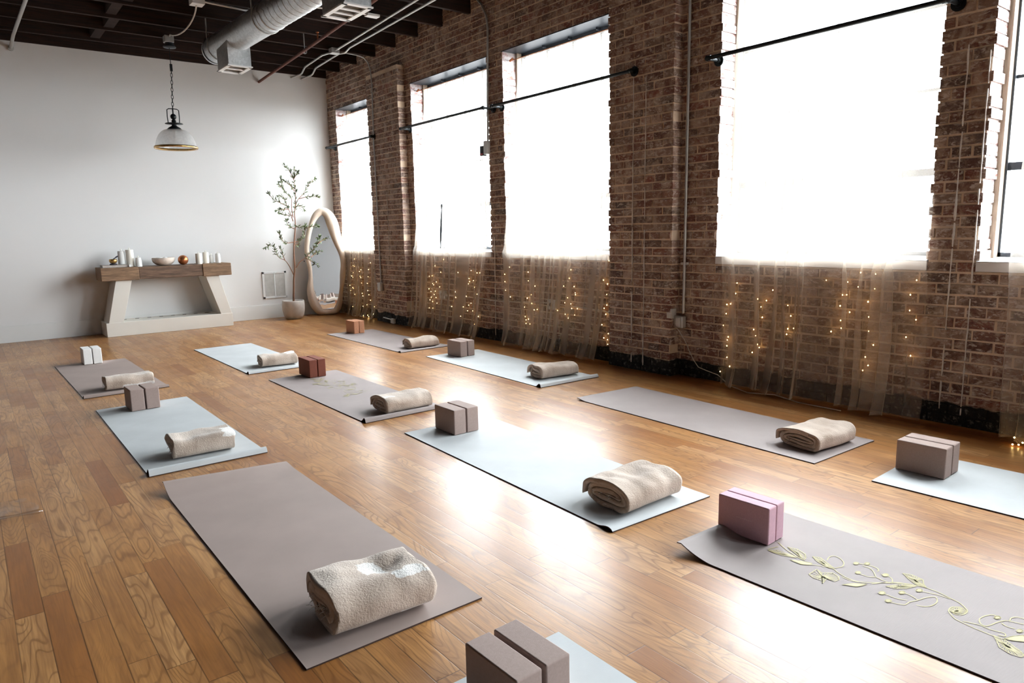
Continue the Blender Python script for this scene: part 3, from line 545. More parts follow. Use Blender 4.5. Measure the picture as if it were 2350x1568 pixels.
def drop(x0,x1,y0,y1,zb,lab,slats):
    mb=MB(); cx=(x0+x1)/2; n=10
    # four sides saddle-cut to the duct
    def top(x): d=min(abs(x-(D0.x+(D0.y-(y0+y1)/2)*.036)),R0*.98); return 3.30-math.sqrt(R0*R0-d*d)*.55
    for xx in (x0,x1):
        mb.add([(xx,y0,zb),(xx,y1,zb),(xx,y1,top(xx)),(xx,y0,top(xx))],[(0,1,2,3)])
    for yy in (y0,y1):
        vs=[(x0+(x1-x0)*i/n,yy,zb) for i in range(n+1)]+[(x0+(x1-x0)*i/n,yy,top(x0+(x1-x0)*i/n)) for i in range(n+1)]
        mb.add(vs,[(i,i+1,n+2+i,n+1+i) for i in range(n)])
    b=part(mb,'branch_box',M['steel'],root)
    mb=MB(); e=.028; z=zb-.012
    mb.box(x0-.012,x1+.012,y0-.012,y0+e,z,zb); mb.box(x0-.012,x1+.012,y1-e,y1+.012,z,zb); mb.box(x0-.012,x0+e,y0,y1,z,zb); mb.box(x1-e,x1+.012,y0,y1,z,zb)
    for i in range(1,slats+1): yy=y0+e+(y1-y0-2*e)*i/(slats+1); mb.box(x0+e,x1-e,yy-.012,yy+.012,z+.002,zb)
    subpart(mb,'register_frame',M['white_metal'],b,label='white register frame')
    mb=MB()
    for i in range(int((y1-y0-2*e)/.016)): yy=y0+e+.008+i*.016; mb.add([(x0+e,yy-.006,zb+.004),(x1-e,yy-.006,zb+.004),(x1-e,yy+.006,zb+.012),(x0+e,yy+.006,zb+.012)],[(0,1,2,3)])
    mb.box(x0+.01,x1-.01,y0+.01,y1-.01,zb+.03,zb+.034)
    subpart(mb,'louvre',M['vent'],b)
drop(2.432,2.668,7.87,8.25,3.0,'',1); drop(2.568,2.797,5.335,5.755,3.0,'',2); drop(2.70,2.93,2.6,3.0,3.0,'',2)
for y in (8.45,7.10,4.8,2.0,-1.):
    mb=MB(); x=D0.x+(D0.y-y)*.036; 
    mb.tube([(x+.147*math.cos(2*PI*k/24),y,3.30+.147*math.sin(2*PI*k/24)) for k in range(24)],.006,6,closed=True); mb.box(x-.146,x-.138,y-.012,y+.012,3.30,3.70); part(mb,'hanger_strap',M['conduit'],root)
# rusty sprinkler pipe
root=empty('sprinkler_pipe',(3.606,YF,3.37),'rusty brown sprinkler pipe running under the joists beside the duct','pipe')
mb=MB(); mb.tube([(3.606,YF+.02,3.37),(3.48,8.357,3.375),(3.368,6.846,3.375),(3.20,4.8,3.375),(2.95,1.5,3.375),(2.75,-2,3.375)],.0175,14); part(mb,'pipe',M['rust'],root)
for x,y in ((3.448,7.9),(3.36,6.7),(3.12,3.9)):
    mb=MB(); mb.tube([(x,y,3.37),(x,y,3.46)],.010,8); mb.lathe([(.004,3.46),(.018,3.465),(.018,3.472),(.0,3.475)],(x,y,0),12); part(mb,'sprinkler_head',M['copper'],root)
mb=MB(); mb.tube([(3.50,8.42,3.36),(3.50,8.42,3.62)],.006,8); mb.tube([(3.50+.026*math.cos(a*PI/6),8.42,3.375+.026*math.sin(a*PI/6)) for a in range(12)],.003,6,closed=True); part(mb,'pipe_hanger',M['conduit'],root)
# conduits
root=empty('ceiling_conduit',(4.08,YF,3.48),'left one of two grey conduits running beside the brick wall under the joists','conduit','paired ceiling conduits')
mb=MB(); mb.tube([(4.08,YF,3.481),(4.125,10.14,3.485),(4.115,10.05,3.487),(4.01,9.67,3.49),(3.945,8.93,3.49),(3.985,8.72,3.49),(3.985,8.58,3.49),(3.834,6.328,3.49),(3.60,2.9,3.49),(3.4,-1,3.49)],.0125,12); part(mb,'tube',M['conduit'],root)
mb=MB(); mb.box(3.93,4.035,8.60,8.70,3.455,3.52); part(mb,'junction_box',M['conduit'],root,bevel=.004)
root=empty('ceiling_conduit',(4.237,YF,3.475),'right one of two grey conduits, nearest the brick wall under the joists','conduit','paired ceiling conduits')
mb=MB(); mb.tube([(4.237,YF,3.474),(4.268,10.10,3.482),(4.26,10.02,3.485),(4.155,9.65,3.49),(4.09,8.75,3.49),(4.135,8.66,3.49),(4.074,8.39,3.49),(3.976,6.232,3.49),(3.76,2.9,3.49),(3.55,-1,3.49)],.0125,12); part(mb,'tube',M['conduit'],root)
root=empty('wall_conduit',(4.15,8.66,3.49),'thin conduit curving from the ceiling down the first brick pilaster','conduit')
mb=MB(); mb.tube([(4.13,8.66,3.49),(4.30,8.70,3.495),(4.42,8.72,3.48),(4.475,8.71,3.42),(4.49,8.68,3.32),(4.492,8.665,3.1),(4.492,8.695,2.45),(4.492,8.69,1.6),(4.492,8.69,.55)],.0085,10); part(mb,'tube',M['conduit'],root)
mb=MB(); mb.box(4.455,4.503,8.65,8.735,.43,.545); part(mb,'outlet_box',M['conduit'],root,bevel=.006)
root=empty('wall_conduit',(4.59,6.24,2.1),'grey conduit bending down the narrow brick pier between two windows','conduit')
mb=MB(); mb.tube([(4.56,6.50,3.72),(4.585,6.40,3.64),(4.59,6.31,3.56),(4.592,6.235,3.43),(4.592,6.215,3.3),(4.592,6.25,2.6),(4.592,6.265,2.15)],.0115,12); part(mb,'tube',M['conduit'],root)
mb=MB(); mb.box(4.555,4.602,6.235,6.30,2.03,2.17); part(mb,'switch_box',M['conduit'],root,bevel=.006)
root=empty('thermostat',(4.59,6.345,2.03),'small black wall box with a red light beside the conduit','thermostat')
mb=MB(); mb.box(4.56,4.602,6.302,6.375,2.02,2.125); part(mb,'case',M['black'],root,bevel=.004)
mb=MB(); mb.box(4.556,4.561,6.315,6.37,2.03,2.045); part(mb,'indicator_strip',simple('red_indicator',(.45,.03,.04),.4),root,label='red strip')
mb=MB(); mb.tube([(4.58,6.36,2.02),(4.57,6.385,1.97),(4.57,6.37,1.92),(4.575,6.33,1.86)],.0018,6); mb.tube([(4.58,6.35,2.02),(4.575,6.36,1.95),(4.575,6.33,1.9)],.0018,6); part(mb,'lead_wire',M['whitecable'],root)
root=empty('wall_conduit',(4.592,3.62,.5),'long vertical grey conduit in the recess right of the brick pilaster','conduit')
mb=MB(); mb.tube([(4.592,3.605,ZD-.01),(4.592,3.612,2.9),(4.592,3.625,.52)],.0115,14); part(mb,'tube',M['conduit'],root)
mb=MB(); mb.box(4.585,4.606,3.592,3.655,.915,.935); part(mb,'strap_clip',M['white_metal'],root)
root=empty('wall_outlet',(4.59,3.655,.46),'metal wall outlet with a white plug below the long grey conduit','outlet')
mb=MB(); mb.box(4.548,4.603,3.60,3.70,.40,.50); part(mb,'outlet_box',M['conduit'],root,bevel=.010)
mb=MB(); mb.box(4.538,4.549,3.615,3.66,.41,.49); part(mb,'cover_plate',M['outlet'],root,bevel=.004)
mb=MB(); mb.box(4.51,4.58,3.685,3.735,.475,.56); part(mb,'plug_adapter',M['outlet'],root,bevel=.006,label='white plug adapter')
root=empty('power_cord',(4.57,3.55,.25),'beige power cord hanging from the white plug to the widest curtain','cord')
mb=MB(); mb.tube([(4.54,3.66,.41),(4.56,3.645,.38),(4.575,3.60,.31),(4.575,3.565,.26),(4.575,3.55,.225),(4.575,3.50,.15),(4.57,3.45,.10),(4.56,3.36,.085),(4.55,3.25,.07),(4.50,3.1,.015),(4.43,2.9,.006),(4.46,2.7,.02),(4.43,2.5,.006),(4.42,2.2,.008)],.0035,8); part(mb,'cable',M['whitecable'],root)
root=empty('wall_cable',(4.59,6.2,.46),'white cable crossing low behind the second and third curtains','cable')
mb=MB(); mb.tube([(4.594,7.25,.445),(4.594,6.84,.455),(4.594,6.42,.462),(4.59,6.30,.452),(4.59,6.13,.452),(4.594,5.9,.46),(4.594,5.49,.485),(4.594,5.25,.487),(4.594,4.85,.477),(4.594,4.52,.468),(4.58,4.45,.455),(4.52,4.40,.475),(4.50,4.37,.492)],.0055,8); part(mb,'cable',M['whitecable'],root)
for lab,y,z in (('grey outlet box seen dimly behind the split curtain',7.275,.455),('grey outlet box seen dimly behind the third curtain',5.25,.475)):
    root=empty('wall_outlet',(4.60,y,z),lab,'outlet','outlets behind the curtains')
    mb=MB(); mb.box(4.577,4.606,y-.065,y+.065,z-.05,z+.05); part(mb,'outlet_box',M['conduit'],root,bevel=.006)
    mb=MB(); mb.lathe([(.0,0),(.022,0),(.022,-.003)],(0,0,0),16)
    f=mb.build('socket',M['dark_mark']); f.parent=root; f.rotation_euler=(0,PI/2,0); f.location=(-.024,0,0)
root=empty('floor_outlet',(4.49,8.40,.03),'small white outlet on a short pipe at the foot of the first pilaster','outlet')
mb=MB(); mb.tube([(4.49,8.66,.065),(4.49,8.43,.055)],.009,10); part(mb,'tube',M['conduit'],root)
mb=MB(); mb.box(4.462,4.503,8.335,8.425,.004,.075); part(mb,'outlet_box',M['outlet'],root,bevel=.012)
root=empty('ceiling_pipe',(.727,YF,3.46),'pale grey pipe at the upper left running under the joists','pipe')
mb=MB(); mb.tube([(.728,YF-.02,3.447),(.735,9.9,3.49),(.761,8.4,3.492),(.84,4,3.492),(.92,-1,3.492)],.018,14); part(mb,'pipe',M['conduit'],root)
mb=MB(); mb.tube([(.728,YF,3.44),(.728,YF-.03,3.44)],.03,12); part(mb,'flange',M['conduit'],root)
root=empty('ceiling_junction_box',(2.089,7.60,3.48),'white ceiling junction box with a conduit running behind the duct','junction box')
mb=MB(); mb.box(2.03,2.15,7.53,7.65,3.455,3.54); part(mb,'box_body',M['white_metal'],root,bevel=.004)
mb=MB(); mb.tube([(2.14,7.60,3.50),(2.56,7.65,3.50),(2.85,7.60,3.50)],.010,10); part(mb,'tube',M['white_metal'],root)
root=empty('ceiling_conduit_stub',(3.4,7.1,3.49),'short white conduit with a flat end right of the duct','conduit')
mb=MB(); mb.tube([(3.05,7.15,3.495),(3.66,7.07,3.495)],.010,10); part(mb,'tube',M['white_metal'],root)
mb=MB(); mb.box(3.64,3.78,7.03,7.11,3.478,3.502); part(mb,'end_plate',M['white_metal'],root)
# ------------------------------------------------------------------ pendant lamp
LX,LY=2.155,9.2
root=empty('pendant_lamp',(LX,LY,3.53),'industrial pendant lamp with a glass dome shade and brass rim','lamp')
mb=MB(); mb.box(LX-.025,LX+.075,LY-.05,LY+.05,3.455,3.53); part(mb,'junction_box',M['conduit'],root,bevel=.006)
mb=MB(); mb.lathe([(.0,3.40),(.068,3.402),(.070,3.412),(.05,3.43),(.045,3.455)],(LX+.03,LY,0),24); part(mb,'canopy',M['dsteel'],root)
mb=MB(); cx=LX+.025
mb.tube([(cx,LY,3.41),(cx,LY,3.20)],.004,8)
mb.box(cx-.012,cx+.014,LY-.01,LY+.01,3.14,3.22)
z=3.16; k=0
while z>2.72:
    f=(3.16-z)/.44; xc=cx+(LX-cx)*f
    pts=[]
    for a in range(12):
        th=a*PI/6; u=.011*math.cos(th); w=.026*math.sin(th)
        pts.append((xc+(u if k%2 else 0),LY+(0 if k%2 else u),z-.024+w))
    mb.tube(pts,.0032,6,closed=True); z-=.041; k+=1
part(mb,'chain',M['black'],root)
mb=MB()
mb.tube([(LX-.062,LY,2.545),(LX-.066,LY,2.62),(LX-.064,LY,2.70),(LX-.045,LY,2.713),(LX,LY,2.716),(LX+.045,LY,2.713),(LX+.064,LY,2.70),(LX+.066,LY,2.62),(LX+.062,LY,2.545)],.0055,8)
mb.tube([(LX,LY,2.716),(LX,LY,2.65)],.008,8); mb.sphere((LX,LY,2.625),.034,16)
mb.lathe([(.012,2.60),(.026,2.575),(.022,2.555),(.095,2.548),(.10,2.542),(.03,2.536),(.024,2.525),(.036,2.515),(.062,2.500),(.084,2.478),(.084,2.470)],(LX,LY,0),28)
part(mb,'yoke',M['black'],root)
mb=MB(); pr=[]
for i in range(15):
    a=i/14*1.35; pr.append((.082+(.225-.082)*math.sin(a)/math.sin(1.35),2.476-.205*(1-math.cos(a))/(1-math.cos(1.35))))
n=72;vs=[]
for r,zz in pr:
    for k in range(n): q=r*(1+.010*(k%2)); vs.append((LX+q*math.cos(2*PI*k/n),LY+q*math.sin(2*PI*k/n),zz))
mb.add(vs,[(i*n+k,i*n+(k+1)%n,(i+1)*n+(k+1)%n,(i+1)*n+k) for i in range(len(pr)-1) for k in range(n)],0,True)
part(mb,'glass_shade',M['lampglass'],root)
mb=MB(); mb.lathe([(.222,2.262),(.238,2.256),(.242,2.268),(.238,2.282),(.224,2.284),(.222,2.262)],(LX,LY,0),48); part(mb,'rim',M['brass'],root)
mb=MB(); mb.sphere((LX,LY,2.38),.03,12,sc=(1,1,1.5)); mb.tube([(LX,LY,2.47),(LX,LY,2.41)],.016,10); part(mb,'bulb',M['wax_white'],root)
root=empty('lamp_cable',(LX+.02,LY,3.50),'white cable looping from the ceiling junction box to the pendant lamp','cable')
mb=MB(); a=Vector((2.085,7.60,3.45)); b=Vector((LX+.02,LY,3.52))
pts=[]
for i in range(17):
    f=i/16; q=a.lerp(b,f); q.x+=.035*math.sin(f*PI*2.2); q.z-=.09*math.sin(f*PI)-.02*math.sin(f*9); pts.append(q)
mb.tube(pts,.008,8); part(mb,'cable',M['whitecable'],root)
# ------------------------------------------------------------------ console table on the far wall
root=empty('console_table',(2.085,10.14,0),'cream console table with sloping legs and a chunky brown wooden beam top','console table')
mb=MB()
def prism(mbx,poly,y0,y1,mi=0):       # poly in x,z
    n=len(poly); vs=[(x,y0,z) for x,z in poly]+[(x,y1,z) for x,z in poly]
    mbx.add(vs,[tuple(range(n)),tuple(range(n,2*n))[::-1]]+[(i,n+i,n+(i+1)%n,(i+1)%n) for i in range(n)],mi)
prism(mb,[(1.32,0),(2.85,0),(2.85,.175),(1.32,.175)],9.93,10.355); part(mb,'plinth',M['cream'],root,bevel=.004)
for P in ([(1.350,.170),(1.515,.170),(1.660,.702),(1.478,.702)],[(2.700,.170),(2.842,.170),(2.712,.702),(2.541,.702)]):
    mb=MB(); prism(mb,P,9.935,10.35); part(mb,'leg',M['cream'],root,bevel=.003)
mb=MB(); mb.box(1.320,1.742,9.895,10.33,.700,.862); a=part(mb,'beam_block',M['beam'],root,bevel=.006)
mb=MB(); mb.box(1.744,2.505,9.905,10.33,.706,.857); part(mb,'beam_block',M['beam_mid'],root,bevel=.006,label='darker middle section of the beam')
mb=MB(); mb.box(2.507,2.872,9.895,10.33,.698,.860); part(mb,'beam_block',M['beam'],root,bevel=.006)
for i in range(8):
    x=1.58+i*.145; mb=MB(); mb.box(x-.022,x+.022,10.24,10.27,.170,.1775); part(mb,'dark_mark',M['dark_mark'],root)  # row of small thin dark rectangles at the back of the plinth top
root=empty('book',(1.50,10.03,.8635),'flat pale patterned book lying on the left end of the wooden beam','book')
mb=MB(); mb.box(1.352,1.645,9.945,10.14,.8635,.867); mb.box(1.352,1.645,9.945,10.14,.890,.8935); mb.box(1.352,1.36,9.945,10.14,.867,.890); part(mb,'cover',M['book2'],root)
mb=MB(); mb.box(1.36,1.640,9.951,10.135,.867,.890); part(mb,'pages',M['book1'],root)
mb=MB(); mb.box(1.642,1.668,9.93,9.955,.8635,.892); o=mb.build('tealight_holder',M['wax_white'],bevel=.003); setloc(o,(1.655,9.94,.8635)); tag(o,'tiny white cube beside the patterned book','candle holder')
root=empty('singing_bowl',(1.487,10.03,.8945),'small brass singing bowl on a dark cushion on the patterned book','bowl')
mb=MB(); mb.lathe([(.0,.8945),(.040,.8945),(.044,.900),(.038,.908),(.0,.909)],(1.487,10.03,0),20); part(mb,'cushion',M['cushion'],root)
mb=MB(); mb.lathe([(.016,.908),(.034,.918),(.045,.935),(.046,.950),(.041,.966),(.037,.966),(.041,.948),(.038,.932),(.0,.915)],(1.487,10.03,0),28); part(mb,'bowl',M['brass'],root)
mb=MB(); mb.tube([(1.475,10.02,.955),(1.505,10.03,.975),(1.535,10.035,.995)],.006,8); mb.tube([(1.52,10.033,.985),(1.545,10.037,1.0)],.009,8); part(mb,'mallet',M['cushion'],root)
def candle(x,y,z0,z1,zt,r,m,lab,grp,taper=0):
    root=empty('pillar_candle',(x,y,z0),lab,'candle',grp)
    mb=MB(); mb.lathe([(0,z0),(r*.97,z0),(r,z0+.004),(r*(1-taper*.3),z0+(z1-z0)*.6),(r*(1-taper),z1-.008),(r*(1-taper)*.94,z1-.001),(r*.5,z1-.006),(0,z1-.007)],(x,y,0),28); part(mb,'wax_body',m,root)
    mb=MB(); h=zt-z1; mb.lathe([(.0015,z1-.006),(.0045,z1+h*.15),(.008,z1+h*.4),(.005,z1+h*.75),(0,zt)],(x,y,0),10); part(mb,'flame_tip',M['wick'],root,label='cream flame-shaped tip')
g='pillar candles on the wooden beam'
candle(1.592,10.085,.8945,1.062,1.092,.043,M['wax_white'],'white candle standing on the patterned book behind the singing bowl',g,.1)
candle(1.683,10.06,.8632,1.076,1.106,.046,M['wax'],'tallest ivory candle, second from the left end of the beam',g)
candle(1.766,10.0,.8580,.975,1.0,.039,M['wax_white'],'short white candle just left of the stone bowl',g,.25)
candle(2.492,10.0,.8580,1.0,1.022,.040,M['wax'],'ivory candle nearest the copper ball',g)
candle(2.604,10.08,.8612,1.012,1.036,.037,M['wax'],'taller ivory candle right of the one by the copper ball',g)
candle(2.690,10.14,.8612,.965,.99,.026,M['wax_white'],'thin pale candle set back between two others at the right',g,.1)
candle(2.762,10.09,.8612,.988,1.012,.035,M['wax_white'],'white candle standing last at the right end of the beam',g,.15)
root=empty('stone_bowl',(2.07,10.06,.858),'shallow pale stone bowl in the middle of the wooden beam','bowl')
mb=MB(); mb.lathe([(0,.858),(.055,.858),(.095,.872),(.128,.905),(.137,.940),(.134,.960),(.126,.960),(.122,.935),(.09,.895),(0,.880)],(2.07,10.06,0),36); part(mb,'bowl_body',M['stone'],root)
mb=MB(); mb.sphere((2.03,10.06,.935),.045,14,sc=(1.2,1,.7)); mb.sphere((2.10,10.08,.93),.04,14); part(mb,'pebble',M['wax_white'],root)
root=empty('copper_ball',(2.296,10.0,.858),'brushed copper ball between the stone bowl and the candles','ball')
mb=MB(); mb.sphere((2.296,10.0,.921),.0632,28); part(mb,'ball_body',M['copper'],root)
# ------------------------------------------------------------------ wall vent
root=empty('wall_vent',(3.61,YF,.49),'white two-panel louvred vent grille low on the white wall','vent')
x0,x1,z0,z1=3.432,3.792,.292,.686; e=.03; yv=YF-.012
mb=MB()
mb.box(x0,x1,yv,YF-.001,z0,z0+e); mb.box(x0,x1,yv,YF-.001,z1-e,z1); mb.box(x0,x0+e,yv,YF-.001,z0,z1); mb.box(x1-e,x1,yv,YF-.001,z0,z1); mb.box(3.603,3.621,yv,YF-.001,z0,z1)
part(mb,'vent_frame',M['trim'],root,bevel=.002)
for a,b in ((x0+e,3.603),(3.621,x1-e)):
    mb=MB(); k=0; z=z0+e+.006
    while z<z1-e-.004: mb.add([(a,yv+.001,z),(b,yv+.001,z),(b,yv+.010,z+.009),(a,yv+.010,z+.009)],[(0,1,2,3)]); z+=.0125
    mb.box(a,b,yv+.0105,YF-.0005,z0+e,z1-e); part(mb,'louvre_panel',M['vent'],root)
# ------------------------------------------------------------------ mirror
def cr(P,sub=4):
    n=len(P);out=[]
    for i in range(n):
        a,b,c,d=[Vector(P[(i+k)%n]) for k in (-1,0,1,2)]
        for s in range(sub):
            t_=s/sub; out.append(.5*((2*b)+(c-a)*t_+(2*a-5*b+4*c-d)*t_*t_+(3*b-a-3*c+d)*t_**3))
    return out
O_=cr(MOUT); I_=cr(MIN)
nrm=Vector((-.4,-1,.07)).normalized()
root=empty('arched_mirror',(4.3,10.1,0),'organic asymmetric floor mirror in a thick cream frame leaning in the corner','mirror')
ctr=[(a+b)/2 for a,b in zip(O_,I_)]; rad=[max(.02,(a-b).length/2) for a,b in zip(O_,I_)]
rad=[(rad[i-1]+rad[i]*2+rad[(i+1)%len(rad)])/4 for i in range(len(rad))]
for i,c in enumerate(ctr):
    if c.z<rad[i]+.002: c.z=rad[i]+.002
mb=MB(); mb.tube(ctr,rad,16,closed=True)
fr=part(mb,'mirror_frame',M['boucle'],root)
mb=MB(); cen=sum((Vector(p) for p in I_),Vector())/len(I_); off=nrm*.008
vs=[cen+off]+[Vector(p)+(Vector(p)-cen)*.05+off for p in I_]; n=len(I_)
mb.add(vs,[(0,1+i,1+(i+1)%n) for i in range(n)]); part(mb,'mirror_glass',M['mirror'],root)
mb=MB(); vs=[cen-nrm*.012]+[Vector(p)+(Vector(p)-cen)*.06-nrm*.012 for p in I_]; vs=[Vector((v.x,v.y,max(v.z,.01))) for v in vs]; mb.add(vs,[(0,1+(i+1)%n,1+i) for i in range(n)]); part(mb,'backing_board',M['dark_mark'],root)
# ------------------------------------------------------------------ olive tree
root=empty('potted_olive_tree',(3.745,10.03,0),'tall slender olive tree in a pale grey pot beside the mirror','potted tree')
mb=MB(); mb.lathe([(0,0),(.105,0),(.118,.008),(.145,.06),(.158,.13),(.160,.20),(.155,.262),(.150,.270),(.140,.268),(.138,.24),(0,.235)],(3.745,10.03,0),40); part(mb,'pot',M['concrete'],root)
mb=MB(); mb.grid(lambda u,v:(3.745+.137*u*math.cos(v*2*PI),10.03+.137*u*math.sin(v*2*PI),.243+.01*noise.noise(Vector((u*5,v*9,0)))),6,20); part(mb,'soil',M['soil'],root)
rt=random.Random(21)
mb=MB()
def smooth(P,sub=5):
    out=[];n=len(P)
    for i in range(n-1):
        a,b,c,d=Vector(P[max(i-1,0)]),Vector(P[i]),Vector(P[i+1]),Vector(P[min(i+2,n-1)])
        for s in range(sub): t_=s/sub; out.append(.5*((2*b)+(c-a)*t_+(2*a-5*b+4*c-d)*t_*t_+(3*b-a-3*c+d)*t_**3))
    return out+[Vector(P[-1])]
BR=[smooth(b) for b in BRANCH]
BR[0][0].z=.22
for k,b in enumerate(BR):
    n=len(b); r0=.0165 if k==0 else .0072
    mb.tube(b,[max(.0018,r0*(1-.88*(i/(n-1))**.8)) for i in range(n)],8)
part(mb,'trunk',M['bark'],root)
mb=MB()
def leaf(mbx,p,d,L,W,rt):
    d=d.normalized(); s=d.cross(Vector((rt.uniform(-1,1),rt.uniform(-1,1),rt.uniform(-1,1)))).normalized(); u=d.cross(s)*W*.25
    vs=[p,p+d*L*.3+s*W/2+u,p+d*L*.7+s*W*.42+u,p+d*L,p+d*L*.7-s*W*.42+u,p+d*L*.3-s*W/2+u,p+d*L*.3,p+d*L*.7]
    mbx.add(vs,[(0,1,6),(1,2,7,6),(2,3,7),(3,4,7),(4,5,6,7),(5,0,6)],0,True)
for k,b in enumerate(BR):
    n=len(b); start=.62 if k==0 else (.42 if len(b)>16 else .2); acc=0
    for i in range(1,n):
        if i/n<start: continue
        seg=b[i]-b[i-1]; L=seg.length; m_=int(L/.0105)+1
        for q in range(m_):
            if rt.random()<(.05 if k else .35): continue
            p=b[i-1].lerp(b[i],q/m_)+Vector((rt.gauss(0,.004),rt.gauss(0,.004),rt.gauss(0,.004)))
            d=seg.normalized()*rt.uniform(.2,.9)+Vector((rt.uniform(-1,1),rt.uniform(-1,1),rt.uniform(-.7,1)))*.75
            leaf(mb,p,d,rt.uniform(.042,.068),rt.uniform(.012,.019),rt)
    for q in range(5): leaf(mb,b[-1],(b[-1]-b[-2]).normalized()+Vector((rt.uniform(-.6,.6),rt.uniform(-.6,.6),rt.uniform(-.6,.6))),.05,.012,rt)
part(mb,'foliage',M['leaf'],root)
for bi,f in ((16,.6),(20,.9),(5,.5),(22,.5),(3,.35)):
    b=BR[bi]; p=b[int(f*(len(b)-1))]; mb=MB(); mb.sphere(p+Vector((.012,-.02,-.02)),.009,8,sc=(1,1,1.3)); part(mb,'olive',M['cushion'],root)

# ------------------------------------------------------------------ yoga mats
def mat_z(u,v,w,L,hn,wn,hf,wf,sk,sk2=.8):
    z=0; e=L-v
    if hn and e<wn:
        t_=e/wn; b=math.sin(PI/2*min(1,t_/.30)) if t_<.30 else math.cos(PI/2*(t_-.30)/.70)**2
        z+=hn*b*(1-sk*u/w)
    if hf and v<wf:
        t_=1-v/wf; s=max(0,1-sk2*u/w); z+=hf*t_**1.8*s
        if v<.02: z-=hf*.25*(1-v/.02)*s
    return z
def mat(x,y,a,m,lab,hn=0,wn=.075,hf=0,wf=.16,sk=.2,L=1.831,w=.612,sk2=.8):
    root=empty('yoga_mat',(x,y,0),lab,'yoga mat','yoga mats on the wooden floor')
    ca,sa=math.cos(a),math.sin(a); ex=Vector((ca,sa,0)); ey=Vector((sa,-ca,0)); th=.005
    vlist=[i*.01*1. for i in range(18)]+[.18+(L-.34)*i/24 for i in range(25)]+[L-.16+.0075*i for i in range(1,22)]
    vlist=[min(v,L) for v in vlist]; vlist=sorted(set(round(v,4) for v in vlist+[L])); nu=14
    mb=MB(); T=[];Bt=[]
    for v in vlist:
        for i in range(nu+1):
            u=w*i/nu; z=mat_z(u,v,w,L,hn,wn,hf,wf,sk)
            wv=.0012*abs(noise.noise(Vector((u*3,v*3,x*5))))
            p=ex*u+ey*(v-(.004*(hn>0)*(1 if L-v<.004 else 0)))
            T.append(Vector((p.x,p.y,z+th+wv))); Bt.append(Vector((p.x,p.y,z+.0006)))
    nv=len(vlist)
    F=[(j*(nu+1)+i,(j+1)*(nu+1)+i,(j+1)*(nu+1)+i+1,j*(nu+1)+i+1) for j in range(nv-1) for i in range(nu)]
    mb.add(T,F,0,True)
    mb.add(Bt,[f[::-1] for f in F],1,True)
    def side(idx):
        vs=[];fs=[]
        for k in idx: vs+= [T[k],Bt[k]]
        for k in range(len(idx)-1): fs.append((2*k,2*k+1,2*k+3,2*k+2))
        mb.add(vs,fs,1)
    side([j*(nu+1) for j in range(nv)]); side([j*(nu+1)+nu for j in range(nv)][::-1]); side(list(range(nu+1))[::-1]); side([(nv-1)*(nu+1)+i for i in range(nu+1)])
    o=mb.build('mat_sheet',[m,M['mat_under']]); o.parent=root
    return root
rd=math.radians
mB,mB2,mG=M['mat_brown'],M['mat_brown2'],M['mat_grey']
mat(.590,8.035,rd(.9),mB,'small distant brown yoga mat with the white foam blocks at its far end',hn=.022,L=1.83)
mat(1.882,8.091,rd(.3),mG,'distant pale grey yoga mat without blocks, just a rolled towel',hn=.022)
mat(.634,5.726,0,mG,'pale grey yoga mat at left with taupe blocks and a towel with a white end',hn=.033,wn=.085)
mat(.645,3.640,rd(-.2),mB,'large brown yoga mat in the left foreground with a curled far corner',hf=.058,wf=.17)
mat(3.422,8.108,rd(.3),mB2,'farthest mauve-brown yoga mat near the mirror with cork-coloured blocks',hn=.014)
mat(3.500,5.903,rd(-1.9),mG,'pale grey yoga mat beside the curtains with a loosely rolled towel',hn=.027)
m7=mat(1.942,5.902,rd(.1),mB2,'brown yoga mat with a faint gold print and chestnut blocks',hn=.028)
mat(2.024,3.708,rd(-2.1),mG,'long pale grey yoga mat in the centre with two taupe blocks',hn=.012,wn=.10,sk=.9)
mat(3.386,3.612,rd(-1.6),mB2,'mauve-brown yoga mat near the widest curtain, towel only and no blocks',hf=.016,wf=.10)
m10=mat(2.018,1.605,rd(1.9),mB2,'mauve-brown yoga mat with a gold floral vine and pink blocks',hf=.048,wf=.16,w=.628,sk2=2.4)
mat(3.305,1.478,rd(2.0),mG,'pale grey yoga mat cut off by the right edge of the view')
mat(.700,1.489,0,mG,'pale grey yoga mat at the bottom edge, mostly hidden behind brown blocks')
